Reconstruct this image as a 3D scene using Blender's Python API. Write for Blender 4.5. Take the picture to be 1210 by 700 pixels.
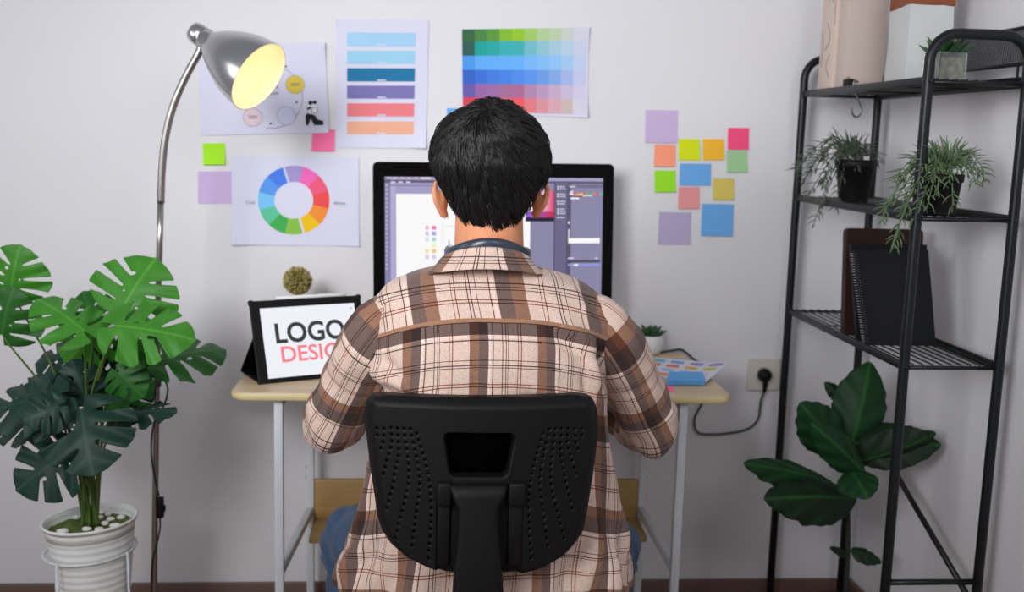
import bpy, bmesh, math, random
import numpy as np
from mathutils import Vector, Matrix
random.seed(7); RNG = np.random.default_rng(7)
for o in list(bpy.data.objects): bpy.data.objects.remove(o)
SC = bpy.context.scene; COL = SC.collection
PI = math.pi

# ------------------------------------------------------------------ camera
CP = np.array([0.0, -2.89, 1.3303]); YAW, PITCH, ROLL, FPX = .0822, .1495, .0276, 1244.0
def _axes():
    cy, sy, cp, sp, cr, sr = math.cos(YAW), math.sin(YAW), math.cos(PITCH), math.sin(PITCH), math.cos(ROLL), math.sin(ROLL)
    f = np.array([sy*cp, cy*cp, -sp]); r0 = np.array([cy, -sy, 0.]); u0 = np.cross(r0, f)
    return cr*r0+sr*u0, -sr*r0+cr*u0, f
AR, AU, AF = _axes()
cam = bpy.data.objects.new('camera', bpy.data.cameras.new('camera')); COL.objects.link(cam)
cam.matrix_world = Matrix(((AR[0], AU[0], -AF[0], CP[0]), (AR[1], AU[1], -AF[1], CP[1]), (AR[2], AU[2], -AF[2], CP[2]), (0, 0, 0, 1)))
cam.data.sensor_width = 36; cam.data.lens = FPX/1210*36; cam.data.clip_start = .05
cam.data.dof.use_dof = True; cam.data.dof.focus_distance = 1.82; cam.data.dof.aperture_fstop = 4.0
SC.camera = cam

# ------------------------------------------------------------------ light
SC.view_settings.view_transform = 'Standard'; SC.view_settings.look = 'None'
SC.view_settings.exposure = 0.0; SC.view_settings.gamma = 1; SC.view_settings.use_curve_mapping = False
wd = bpy.data.worlds.new('world'); SC.world = wd; wd.use_nodes = True
wd.node_tree.nodes['Background'].inputs[0].default_value = (.78, .80, .88, 1)
wd.node_tree.nodes['Background'].inputs[1].default_value = .325
def area(name, loc, aim, size, power, color=(1, 1, 1), spread=180, sy=None):
    l = bpy.data.lights.new(name, 'AREA'); l.energy = power; l.color = color; l.size = size; l.spread = math.radians(spread)
    if sy: l.shape = 'RECTANGLE'; l.size_y = sy
    o = bpy.data.objects.new(name, l); COL.objects.link(o); o.location = loc
    o.rotation_euler = (Vector(aim)-Vector(loc)).to_track_quat('-Z', 'Y').to_euler(); return o
area('window_light', (-1.2, -3.6, 2.4), (0, 0, 1.3), .9, 14, (1, .985, .98))
area('room_light', (1.0, -3.4, 2.4), (0, 0, 1.3), .9, 16, (.97, .975, 1))
area('left_side_fill', (-2.3, -1.5, 1.7), (.6, -.2, 1.2), .9, 7.5, (.97, .97, 1.0))  # unseen fill added on the left, power fitted to the wall brightness
area('wall_hotspot_fill', (-1.2, -3.6, 2.4), (-.35, 0, 1.15), .9, 4.9, (.97, .975, 1.0), 45)  # added narrow fill that makes a brighter middle on the back wall
area('right_wall_fill', (-1.6, -3.5, 1.8), (1.28, -.3, 1.4), .9, 6.2, (.98, .98, 1.0), 52)  # added narrow fill, shines from the left to brighten the right wall

# ------------------------------------------------------------------ helpers
def U(px, py, y):            # point seen at this pixel on the upright plane at depth y
    d = AF*FPX + AR*(px-605) + AU*(350-py); t = (y-CP[1])/d[1]; return CP+d*t
def UZ(px, py, z):           # ... on the level plane at height z
    d = AF*FPX + AR*(px-605) + AU*(350-py); t = (z-CP[2])/d[2]; return CP+d*t
def UX(px, py, x):
    d = AF*FPX + AR*(px-605) + AU*(350-py); t = (x-CP[0])/d[0]; return CP+d*t
def lin(c):
    if isinstance(c, str): c = [int(c[i:i+2], 16)/255 for i in (0, 2, 4)]
    return tuple((v/12.92 if v <= .04045 else ((v+.055)/1.055)**2.4) for v in c)
def V(*a): return np.array(a, float)
def nrm(v): v = np.asarray(v, float); return v/(np.linalg.norm(v)+1e-12)

class G:                     # collects geometry for ONE mesh object
    def __init__(s): s.v = []; s.f = []; s.m = []; s.c = []; s.uv = []; s.pat = []; s.pat2 = []; s.n = 0; s.sm = []
    def add(s, v, f, mat=0, col=None, uv=None, pat=None, smooth=True, pat2=None):
        v = np.asarray(v, float).reshape(-1, 3); s.v.append(v)
        s.f += [tuple(i+s.n for i in q) for q in f]; s.m += [mat]*len(f); s.sm += [smooth]*len(f)
        c = np.ones((len(v), 3)) if col is None else np.broadcast_to(np.asarray(col, float), (len(v), 3))
        s.c.append(c); s.uv.append(np.zeros((len(v), 2)) if uv is None else np.asarray(uv, float))
        s.pat.append(np.zeros((len(v), 3)) if pat is None else np.asarray(pat, float)); s.pat2.append(s.pat[-1] if pat2 is None else np.asarray(pat2, float)); s.n += len(v); return s
    def build(s, name, mats, parent=None, label=None, cat=None, group=None, kind=None, origin=None):
        v = np.concatenate(s.v)
        if parent is not None:
            org = worg(parent)
        else:
            org = V((v[:, 0].min()+v[:, 0].max())/2, (v[:, 1].min()+v[:, 1].max())/2, v[:, 2].min()) if origin is None else np.asarray(origin, float)
        me = bpy.data.meshes.new(name); me.from_pydata((v-org).tolist(), [], s.f)
        if not isinstance(mats, (list, tuple)): mats = [mats]
        for m in mats: me.materials.append(m)
        me.polygons.foreach_set('material_index', s.m); me.polygons.foreach_set('use_smooth', s.sm)
        li = np.empty(len(me.loops), dtype=np.int32); me.loops.foreach_get('vertex_index', li)
        uvl = me.uv_layers.new(name='UVMap'); uvl.data.foreach_set('uv', np.concatenate(s.uv)[li].ravel())
        ca = me.color_attributes.new('tint', 'FLOAT_COLOR', 'POINT')
        cc = np.concatenate(s.c); ca.data.foreach_set('color', np.hstack([cc, np.ones((len(cc), 1))]).ravel())
        pa = me.attributes.new('pat', 'FLOAT_VECTOR', 'POINT'); pa.data.foreach_set('vector', np.concatenate(s.pat).ravel())
        pa = me.attributes.new('pat2', 'FLOAT_VECTOR', 'POINT'); pa.data.foreach_set('vector', np.concatenate(s.pat2).ravel())
        me.update()
        o = bpy.data.objects.new(name, me); COL.objects.link(o)
        if parent is not None: o.parent = parent
        else: o.location = org
        tag(o, label, cat, group, kind); return o
def worg(o):
    p = V(0, 0, 0)
    while o is not None: p = p+np.array(o.location); o = o.parent
    return p
def tag(o, label=None, cat=None, group=None, kind=None):
    for k, val in (('label', label), ('category', cat), ('group', group), ('kind', kind)):
        if val: o[k] = val
def empty(name, loc, label, cat, group=None):
    o = bpy.data.objects.new(name, None); COL.objects.link(o); o.location = tuple(loc); o.empty_display_size = .05
    tag(o, label, cat, group); return o
def sharp(o, ang=35):
    me = o.data
    me.set_sharp_from_angle(angle=math.radians(ang))
def bm_out(bm):
    bm.verts.index_update(); v = [tuple(q.co) for q in bm.verts]; f = [tuple(q.index for q in p.verts) for p in bm.faces]; bm.free(); return v, f
def rbox(c, s, r=.003, seg=2, M=None):      # rounded box, centre, full size
    bm = bmesh.new(); bmesh.ops.create_cube(bm, size=1)
    for q in bm.verts: q.co = Vector((q.co.x*s[0], q.co.y*s[1], q.co.z*s[2]))
    r = min(r, min(s)*.48)
    if r > 0: bmesh.ops.bevel(bm, geom=bm.edges[:], offset=r, segments=seg, profile=.5, affect='EDGES')
    v, f = bm_out(bm); v = np.array(v)
    if M is not None: v = v@np.asarray(M).T
    return v+np.asarray(c, float), f
def frame3(X, Y, Z): return np.array([X, Y, Z]).T      # columns are local axes
def catmull(P, k=6):
    P = np.asarray(P, float); Q = np.vstack([2*P[0]-P[1], P, 2*P[-1]-P[-2]]); out = []
    for i in range(1, len(Q)-2):
        for j in range(k):
            t = j/k; out.append(.5*((2*Q[i])+(-Q[i-1]+Q[i+1])*t+(2*Q[i-1]-5*Q[i]+4*Q[i+1]-Q[i+2])*t*t+(-Q[i-1]+3*Q[i]-3*Q[i+1]+Q[i+2])*t**3))
    out.append(Q[-2]); return np.array(out)
def frames(P):
    T = np.gradient(P, axis=0); T /= np.linalg.norm(T, axis=1)[:, None]+1e-12
    a = V(0, 0, 1) if abs(T[0][2]) < .9 else V(0, 1, 0)
    n = nrm(np.cross(T[0], a)); N = [n]
    for i in range(1, len(P)):
        n = n-T[i]*(n@T[i]); n = nrm(n); N.append(n)
    N = np.array(N); return T, N, np.cross(T, N)
def loft_faces(m, n, closed=True, caps=True):
    f = []
    for i in range(m-1):
        for j in range(n if closed else n-1):
            a, b = i*n+j, i*n+(j+1) % n; f.append((a, b, b+n, a+n))
    if caps and closed: f.append(tuple(range(n))[::-1]); f.append(tuple((m-1)*n+j for j in range(n)))
    return f
def tube(P, r, n=10, k=0, ry=None):
    P = np.asarray(P, float); r = np.broadcast_to(np.asarray(r, float), (len(P),)).astype(float)
    if k: 
        rr = np.interp(np.linspace(0, 1, (len(P)-1)*k+1), np.linspace(0, 1, len(P)), r); P = catmull(P, k); r = rr
    T, N, B = frames(P); a = np.arange(n)*2*PI/n; ry = 1 if ry is None else ry
    v = P[:, None, :]+r[:, None, None]*(np.cos(a)[None, :, None]*N[:, None, :]+ry*np.sin(a)[None, :, None]*B[:, None, :])
    return v.reshape(-1, 3), loft_faces(len(P), n)
def lathe(c, prof, n=40, axis=(0, 0, 1), cap=True, flute=None):
    z = nrm(axis); x = nrm(np.cross(z, V(0, 1, 0)) if abs(z[1]) < .9 else np.cross(z, V(1, 0, 0))); y = np.cross(z, x)
    a = np.arange(n)*2*PI/n; v = []
    for r, h in prof:
        v.append(np.asarray(c)+h*z+r*(np.cos(a)[:, None]*x+np.sin(a)[:, None]*y))
    return np.concatenate(v), loft_faces(len(prof), n, True, cap)
def ell(c, r, n=16, m=10, M=None):
    v = []
    for i in range(m+1):
        t = PI*i/m; s = max(math.sin(t), 1e-3)
        for j in range(n): a = 2*PI*j/n; v.append((s*math.cos(a), s*math.sin(a), -math.cos(t)))
    v = np.array(v)*np.asarray(r)
    if M is not None: v = v@np.asarray(M).T
    return v+np.asarray(c), loft_faces(m+1, n)
def sheet(fn, nx, ny):       # fn(s,t)->3d arrays; open grid
    S, T = np.meshgrid(np.linspace(0, 1, nx+1), np.linspace(0, 1, ny+1)); P = fn(S.ravel(), T.ravel())
    f = [(j*(nx+1)+i, j*(nx+1)+i+1, (j+1)*(nx+1)+i+1, (j+1)*(nx+1)+i) for j in range(ny) for i in range(nx)]
    return P, f, np.stack([S.ravel(), T.ravel()], 1)
def march(F, x0, x1, y0, y1, nx, ny):   # filled region F>0 as triangles/quads with a smooth border
    xs = np.linspace(x0, x1, nx+1); ys = np.linspace(y0, y1, ny+1); X, Y = np.meshgrid(xs, ys); Z = F(X, Y)
    Z = np.where(np.abs(Z) < 1e-6, 1e-6, Z); verts = []; idx = {}; faces = []
    def vid(k, p):
        if k not in idx: idx[k] = len(verts); verts.append(p)
        return idx[k]
    for j in range(ny):
        for i in range(nx):
            c = [(i, j), (i+1, j), (i+1, j+1), (i, j+1)]; z = [Z[b, a] for a, b in c]
            if max(z) <= 0: continue
            poly = []
            for k in range(4):
                a, b = c[k], c[(k+1) % 4]; za, zb = z[k], z[(k+1) % 4]
                if za > 0: poly.append(vid(a, (xs[a[0]], ys[a[1]])))
                if (za > 0) != (zb > 0):
                    t = za/(za-zb); key = (min(a, b), max(a, b)); poly.append(vid(key, (xs[a[0]]+(xs[b[0]]-xs[a[0]])*t, ys[a[1]]+(ys[b[1]]-ys[a[1]])*t)))
            if len(poly) >= 3: faces.append(tuple(poly))
    return np.array(verts), faces
def rrect(w, h, r, k=6):
    out = []
    for cx, cy, a0 in ((w/2-r, h/2-r, 0), (-w/2+r, h/2-r, 90), (-w/2+r, -h/2+r, 180), (w/2-r, -h/2+r, 270)):
        for i in range(k+1): a = math.radians(a0+90*i/k); out.append((cx+r*math.cos(a), cy+r*math.sin(a)))
    return out
def prism(out, t, org, X, Y, ch=0.0):    # outline in the X,Y plane, extruded by t along X x Y, edges chamfered
    X, Y = nrm(X), nrm(Y); Z = np.cross(X, Y); P = np.array(out); n = len(P); c = P.mean(0)
    def ring(P2, z): return np.asarray(org)+P2[:, :1]*X+P2[:, 1:]*Y+z*Z
    sh = P-ch*(P-c)/np.maximum(np.linalg.norm(P-c, axis=1), 1e-9)[:, None]*1.3
    rings = [ring(sh, 0), ring(P, ch), ring(P, t-ch), ring(sh, t)] if ch > 0 else [ring(P, 0), ring(P, t)]
    return np.concatenate(rings), loft_faces(len(rings), n)
_fc = {}
def text_mesh(s, off=0.0):            # unit text -> 2D triangles, normalised so cap height is about 1
    if (s, off) in _fc: return _fc[(s, off)]
    cu = bpy.data.curves.new('t', 'FONT'); cu.body = s; cu.size = 1.0; cu.resolution_u = 4; cu.offset = off
    o = bpy.data.objects.new('t', cu); COL.objects.link(o); bpy.context.view_layer.update()
    me = bpy.data.meshes.new_from_object(o.evaluated_get(bpy.context.evaluated_depsgraph_get()))
    v = np.array([q.co[:2] for q in me.vertices]); f = [tuple(p.vertices) for p in me.polygons]
    bpy.data.objects.remove(o); bpy.data.curves.remove(cu); bpy.data.meshes.remove(me)
    v = v-v.min(0); _fc[(s, off)] = (v/(v[:, 1].max()), f); return _fc[(s, off)]

# ------------------------------------------------------------------ materials
def mat(name, col=(.8, .8, .8), rough=.5, metal=0, spec=.5, tint=False, bump=0, bscale=200, emit=0, sub=0, trans=0, cvar=0, vscale=3, coat=0, sheen=0, alpha=1):
    m = bpy.data.materials.new(name); m.use_nodes = True; nt = m.node_tree; b = nt.nodes['Principled BSDF']
    col = lin(col) if isinstance(col, str) else col
    b.inputs['Base Color'].default_value = (*col, 1); b.inputs['Roughness'].default_value = rough; b.inputs['Metallic'].default_value = metal
    b.inputs['Specular IOR Level'].default_value = spec; b.inputs['Transmission Weight'].default_value = trans; b.inputs['Coat Weight'].default_value = coat
    b.inputs['Sheen Weight'].default_value = sheen; b.inputs['Alpha'].default_value = alpha
    if sub: b.inputs['Subsurface Weight'].default_value = sub; b.inputs['Subsurface Radius'].default_value = (.01, .004, .002)
    src = None
    if tint:
        a = nt.nodes.new('ShaderNodeAttribute'); a.attribute_name = 'tint'; src = a.outputs['Color']
    if cvar:
        tc = nt.nodes.new('ShaderNodeTexCoord'); n = nt.nodes.new('ShaderNodeTexNoise'); n.inputs['Scale'].default_value = vscale; n.inputs['Detail'].default_value = 5
        nt.links.new(tc.outputs['Object'], n.inputs['Vector']); mr = nt.nodes.new('ShaderNodeMapRange'); mr.inputs[1].default_value = .3; mr.inputs[2].default_value = .7
        mr.inputs[3].default_value = 1-cvar; mr.inputs[4].default_value = 1+cvar; nt.links.new(n.outputs['Fac'], mr.inputs[0])
        vm = nt.nodes.new('ShaderNodeVectorMath'); vm.operation = 'SCALE'; nt.links.new(mr.outputs[0], vm.inputs['Scale'])
        if src: nt.links.new(src, vm.inputs[0])
        else: vm.inputs[0].default_value = col
        src = vm.outputs[0]
    if src: nt.links.new(src, b.inputs['Base Color'])
    if emit:
        b.inputs['Emission Strength'].default_value = emit
        if src: nt.links.new(src, b.inputs['Emission Color']); 
        else: b.inputs['Emission Color'].default_value = (*col, 1)
    if bump:
        tc = nt.nodes.new('ShaderNodeTexCoord'); n = nt.nodes.new('ShaderNodeTexNoise'); n.inputs['Scale'].default_value = bscale; n.inputs['Detail'].default_value = 4
        nt.links.new(tc.outputs['Object'], n.inputs['Vector']); bp = nt.nodes.new('ShaderNodeBump'); bp.inputs['Strength'].default_value = bump; bp.inputs['Distance'].default_value = .001
        nt.links.new(n.outputs['Fac'], bp.inputs['Height']); nt.links.new(bp.outputs[0], b.inputs['Normal'])
    return m
def screen_mat():            # a lit display: only gives off light, dark glass gloss on top
    m = mat('display', (.02, .02, .02), .25, tint=False); nt = m.node_tree; b = nt.nodes['Principled BSDF']
    a = nt.nodes.new('ShaderNodeAttribute'); a.attribute_name = 'tint'; nt.links.new(a.outputs['Color'], b.inputs['Emission Color']); b.inputs['Emission Strength'].default_value = .93
    b.inputs['Base Color'].default_value = (.01, .01, .01, 1); return m
def wood_mat(name, c1, c2, rough=.45, along=0, scale=9):
    m = mat(name, c1, rough); nt = m.node_tree; b = nt.nodes['Principled BSDF']
    tc = nt.nodes.new('ShaderNodeTexCoord'); mp = nt.nodes.new('ShaderNodeMapping'); s = [scale*4]*3; s[along] = scale*.35; mp.inputs['Scale'].default_value = s
    n = nt.nodes.new('ShaderNodeTexNoise'); n.inputs['Scale'].default_value = 1.5; n.inputs['Detail'].default_value = 6; n.inputs['Distortion'].default_value = .6
    cr = nt.nodes.new('ShaderNodeValToRGB'); cr.color_ramp.elements[0].position = .35; cr.color_ramp.elements[1].position = .65
    cr.color_ramp.elements[0].color = (*lin(c1), 1); cr.color_ramp.elements[1].color = (*lin(c2), 1)
    nt.links.new(tc.outputs['Object'], mp.inputs[0]); nt.links.new(mp.outputs[0], n.inputs['Vector']); nt.links.new(n.outputs['Fac'], cr.inputs[0]); nt.links.new(cr.outputs[0], b.inputs['Base Color']); return m
M = {}
M['wall'] = mat('wall_paint', (.745, .74, .765), .6, cvar=.03, vscale=1.5, bump=.12, bscale=60)
M['base'] = mat('baseboard', '6b554c', .5, cvar=.1)
M['floor'] = wood_mat('floor_wood', '84644c', '95745a', .4, 0)
M['desk'] = wood_mat('desk_wood', 'd3bd98', 'c9b18a', .4, 0)
M['desk_edge'] = mat('desk_edge', 'd6c792', .5)
M['oak'] = wood_mat('oak_board', 'b3925c', 'a38350', .5, 0)
M['white_metal'] = mat('white_metal', 'd2d7dc', .35, spec=.5)
M['black_metal'] = mat('black_metal', (.007, .009, .010), .36, spec=.28, bump=.05)
M['paper'] = mat('printed_paper', (.75, .75, .84), .6, tint=True, spec=.2)
M['note'] = mat('sticky_note_paper', (.8, .8, .8), .7, tint=True, spec=.15)
M['blackp'] = mat('black_plastic', (.0048, .0043, .0045), .52, spec=.22, bump=.3, bscale=900)
M['void'] = mat('hole_shade', (.0012, .0012, .0012), .9, spec=0)  # near-black that paints the shade inside the chair's pits and recess
M['blackg'] = mat('black_gloss', (.004, .004, .0045), .15, spec=.08)
M['screen'] = screen_mat()
M['alu'] = mat('brushed_aluminium', (.60, .60, .61), .24, metal=1, bump=.08, bscale=40)
M['chrome'] = mat('pole_steel', (.42, .40, .38), .3, metal=1)
M['cord'] = mat('cord_rubber', (.02, .022, .022), .5)
M['cordgrey'] = mat('cord_grey', (.05, .06, .055), .5)
M['white_pot'] = mat('white_pot', (.80, .82, .80), .35, coat=.1)
M['moss'] = mat('moss', '4e6024', .95, bump=1, bscale=300, cvar=.35, vscale=60)
M['stone'] = mat('white_stone', (.78, .76, .71), .5, cvar=.08, vscale=30)
M['skin'] = mat('skin', 'dd9670', .5, sub=.15, cvar=.05, vscale=20, spec=.35)
M['skin'].node_tree.nodes['Principled BSDF'].inputs['Subsurface Scale'].default_value = .3
M['hair'] = mat('black_hair', (.006, .0055, .006), .42, spec=.35)
M['jeans'] = mat('denim', '39506f', .85, cvar=.18, vscale=25, bump=.5, bscale=700, sheen=.1)
M['ceramic'] = mat('white_ceramic', (.75, .74, .72), .4)
M['socket'] = mat('socket_plastic', (.66, .62, .56), .4)
M['glass'] = mat('clear_glass', (.93, .98, .95), .03, trans=.95)
M['soil'] = mat('soil', '2b211a', .95, bump=1, bscale=200)
def leaf_mat(name, c, c2, rough=.38):
    m = mat(name, c, rough+.07, spec=.22); nt = m.node_tree; b = nt.nodes['Principled BSDF']
    a = nt.nodes.new('ShaderNodeAttribute'); a.attribute_name = 'tint'
    mx = nt.nodes.new('ShaderNodeMix'); mx.data_type = 'RGBA'; mx.inputs[6].default_value = (*lin(c), 1); mx.inputs[7].default_value = (*lin(c2), 1)
    sp = nt.nodes.new('ShaderNodeSeparateColor'); nt.links.new(a.outputs['Color'], sp.inputs[0]); nt.links.new(sp.outputs[0], mx.inputs[0])
    n = nt.nodes.new('ShaderNodeTexNoise'); n.inputs['Scale'].default_value = 25; tc = nt.nodes.new('ShaderNodeTexCoord'); nt.links.new(tc.outputs['Object'], n.inputs[0])
    vm = nt.nodes.new('ShaderNodeVectorMath'); vm.operation = 'SCALE'; mr = nt.nodes.new('ShaderNodeMapRange'); mr.inputs[3].default_value = .75; mr.inputs[4].default_value = 1.25
    nt.links.new(n.outputs['Fac'], mr.inputs[0]); nt.links.new(mr.outputs[0], vm.inputs['Scale']); nt.links.new(mx.outputs[2], vm.inputs[0]); nt.links.new(vm.outputs[0], b.inputs['Base Color'])
    return m
M['leaf_a'] = leaf_mat('leaf_lit_green', '3b7d26', '559838')  # upper leaves: lamp light mixed into the green, plus young leaf tone
M['leaf_b'] = leaf_mat('leaf_mid_green', '245a20', '38702e')
M['leaf_c'] = leaf_mat('leaf_shaded_green', '17352a', '264a3a')  # lower leaves: mostly shade put into the green, plus old leaf tone
M['stalk'] = mat('leaf_stalk', '55702f', .5)
M['rub'] = leaf_mat('leaf_rubber_green', '12351a', '235220', .5)
M['rubd'] = leaf_mat('leaf_rubber_dark', '102413', '234a1e', .5)
M['succ'] = mat('succulent_green', '2f5a32', .5, cvar=.3, vscale=40)
M['trail'] = mat('trailing_leaf', '5c7350', .6, cvar=.35, vscale=25)
M['traild'] = mat('trailing_leaf_grey', '4a5946', .6, cvar=.35, vscale=25)

def plaid_mat():
    m = mat('plaid_flannel', (.7, .55, .46), .88, spec=.15, sheen=.15); nt = m.node_tree; L = nt.links; b = nt.nodes['Principled BSDF']
    a = nt.nodes.new('ShaderNodeAttribute'); a.attribute_name = 'pat'; sx = nt.nodes.new('ShaderNodeSeparateXYZ'); L.new(a.outputs['Vector'], sx.inputs[0])
    a2 = nt.nodes.new('ShaderNodeAttribute'); a2.attribute_name = 'pat2'; s2 = nt.nodes.new('ShaderNodeSeparateXYZ'); L.new(a2.outputs['Vector'], s2.inputs[0])
    def mth(op, x, y=None, c=None):
        n = nt.nodes.new('ShaderNodeMath'); n.operation = op
        for i, q in enumerate((x, y, c)):
            if q is None: continue
            if isinstance(q, (int, float)): n.inputs[i].default_value = q
            else: L.new(q, n.inputs[i])
        return n.outputs[0]
    W_ = (1, 1, 1); GR = (.235, .205, .21); BR = (.41, .285, .22); BK = (.16, .12, .12); RD = (.40, .21, .15); WH = (1.13, 1.16, 1.2)
    def ramp(src, per, off, bands):
        f = mth('FRACT', mth('ADD', mth('DIVIDE', src, per), off)); r = nt.nodes.new('ShaderNodeValToRGB'); r.color_ramp.interpolation = 'CONSTANT'; e = r.color_ramp.elements
        pts = []
        cur = 0
        for s0, s1, c in bands:
            if s0 > cur+1e-6: pts.append((cur, W_))
            pts.append((s0, c)); cur = s1
        if cur < 1: pts.append((cur, W_))
        while len(e) > 1: e.remove(e[-1])
        e[0].position = pts[0][0]; e[0].color = (*pts[0][1], 1)
        for p, c in pts[1:]: q = e.new(p); q.color = (*c, 1)
        L.new(f, r.inputs[0]); return r.outputs[0]
    ub = ramp(sx.outputs[0], .116, 0, [(0, .135, BR), (.135, .275, GR), (.275, .31, WH), (.335, .348, BK), (.475, .488, BK), (.525, .538, BK), (.555, .566, BK), (.70, .714, RD), (.745, .759, RD)])
    vb = ramp(sx.outputs[1], .165, 0, [(0, .12, GR), (.12, .15, WH), (.165, .178, BK), (.36, .37, BK), (.41, .42, BK), (.435, .445, BK), (.60, .612, RD), (.63, .642, RD), (.83, .94, BR), (.94, 1, GR)])
    uy = ramp(s2.outputs[0], .153, 0, [(0, .165, GR), (.165, .33, BR), (.49, .50, RD), (.53, .54, RD), (.665, .676, BK), (.70, .711, BK), (.77, .78, BK), (.92, .93, BK), (.945, .985, WH)])
    vy = ramp(s2.outputs[1], .16, 0, [(0, .156, GR), (.281, .290, BK), (.318, .327, BK), (.345, .354, BK), (.444, .457, RD), (.475, .488, RD), (.80, .90, BR), (.90, 1, GR)])
    def mul(x, y, f=1.0):
        n = nt.nodes.new('ShaderNodeMix'); n.data_type = 'RGBA'; n.blend_type = 'MULTIPLY'; n.inputs[0].default_value = f
        for i, q in ((6, x), (7, y)):
            if isinstance(q, tuple): n.inputs[i].default_value = (*q, 1)
            else: L.new(q, n.inputs[i])
        return n.outputs[2]
    def mix(f, x, y):
        n = nt.nodes.new('ShaderNodeMix'); n.data_type = 'RGBA'; L.new(f, n.inputs[0]); 
        for i, q in ((6, x), (7, y)):
            if isinstance(q, tuple): n.inputs[i].default_value = (*q, 1)
            else: L.new(q, n.inputs[i])
        return n.outputs[2]
    body = mul(ub, vb); yoke = mul(uy, vy); s = sx.outputs[2]
    tx = mix(mth('GREATER_THAN', s, 0.0), body, yoke)
    band = mth('MULTIPLY', mth('GREATER_THAN', s, 0.0), mth('LESS_THAN', s, .007)); tx = mix(band, tx, (.52, .36, .25))
    line = mth('LESS_THAN', mth('ABSOLUTE', s), .0008); tx = mix(line, tx, (.06, .05, .05))
    tc = nt.nodes.new('ShaderNodeTexCoord'); n = nt.nodes.new('ShaderNodeTexNoise'); n.inputs['Scale'].default_value = 420; n.inputs['Detail'].default_value = 3; L.new(tc.outputs['Object'], n.inputs[0])
    mr = nt.nodes.new('ShaderNodeMapRange'); mr.inputs[1].default_value = .3; mr.inputs[2].default_value = .7; mr.inputs[3].default_value = .82; mr.inputs[4].default_value = 1.15; L.new(n.outputs['Fac'], mr.inputs[0])
    vm = nt.nodes.new('ShaderNodeVectorMath'); vm.operation = 'SCALE'; L.new(mul(tx, (.67, .505, .425)), vm.inputs[0]); L.new(mr.outputs[0], vm.inputs['Scale']); L.new(vm.outputs[0], b.inputs['Base Color'])
    bp = nt.nodes.new('ShaderNodeBump'); bp.inputs['Strength'].default_value = .35; bp.inputs['Distance'].default_value = .0006; L.new(n.outputs['Fac'], bp.inputs['Height'])
    n2 = nt.nodes.new('ShaderNodeTexNoise'); n2.inputs['Scale'].default_value = 22; n2.inputs['Detail'].default_value = 3; n2.inputs['Distortion'].default_value = .8; L.new(tc.outputs['Object'], n2.inputs[0])
    bp2 = nt.nodes.new('ShaderNodeBump'); bp2.inputs['Strength'].default_value = .45; bp2.inputs['Distance'].default_value = .006; L.new(n2.outputs['Fac'], bp2.inputs['Height']); L.new(bp.outputs[0], bp2.inputs['Normal'])
    L.new(bp2.outputs[0], b.inputs['Normal']); return m
M['plaid'] = plaid_mat()

# ------------------------------------------------------------------ the room
WX = 1.276
def box(a, b): a, b = np.minimum(a, b), np.maximum(a, b); return rbox((a+b)/2, b-a, 0)
G().add(*box(V(-2.6, 0, -.02), V(WX+.12, .12, 2.9)), smooth=False).build('wall_back', M['wall'], kind='structure')
G().add(*box(V(WX, -4.2, -.02), V(WX+.12, 0, 2.9)), smooth=False).build('wall_right', M['wall'], kind='structure')
G().add(*box(V(-2.6, -4.2, -.10), V(WX, 0, -.0005)), smooth=False).build('floor', M['floor'], kind='structure')
G().add(*rbox((-.662, -.0061, .03), (3.876, .0118, .06), .003)).build('baseboard_back', M['base'], kind='structure')
G().add(*rbox((WX-.0061, -2.1, .03), (.0118, 4.17, .06), .003)).build('baseboard_right', M['base'], kind='structure')

# ------------------------------------------------------------------ desk
DT = .745; DX0, DX1, DY1, DY0 = .1404-.5785, .1404+.5785, -.03, -.54
desk = empty('desk', (.1404, -.285, 0), 'pale wooden desk with rounded corners and white metal legs, the man sits at it', 'desk')
g = G(); out = rrect(DX1-DX0, DY1-DY0, .035, 8)
g.add(*prism(out, .018, ((DX0+DX1)/2, (DY0+DY1)/2, DT-.018), (1, 0, 0), (0, 1, 0), .002)); top = g.build('tabletop', M['desk'], desk); sharp(top)
g = G(); o2 = rrect(DX1-DX0+.002, DY1-DY0+.002, .036, 8); n = len(o2)
P2 = np.array(o2); c2 = V((DX0+DX1)/2, (DY0+DY1)/2, 0)
rg = [np.hstack([P2*k, np.full((n, 1), z)])+c2 for k, z in ((1-.003, DT-.0165), (1, DT-.0155), (1, DT-.004), (1-.003, DT-.003))]
g.add(np.concatenate(rg), loft_faces(4, n, True, False)); g.build('edge_band', M['desk_edge'], top, label='yellowish edge band')
LFX, LBX = .052, .052
legs = {}
fl = U(329, 473, DY0+.03)[0]; fr = U(808, 477, DY0+.03)[0]
bl = U(367, 600, DY1-.06)[0]; br = U(759, 560, DY1-.06)[0]
for nm, x, y in (('fl', fl, DY0+.035), ('fr', fr, DY0+.035), ('bl', bl, DY1-.06), ('br', br, DY1-.06)):
    x2 = x + (.0 if nm[0] == 'b' else 0)
    gg = G().add(*rbox((x2, y, (DT-.018)/2), (.02, .02, DT-.018), .002)); legs[nm] = x2
    L = gg.build('leg', M['white_metal'], desk)
    G().add(*rbox((x2, y, .006), (.024, .024, .012), .003)).build('foot_cap', M['blackp'], L)
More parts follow.
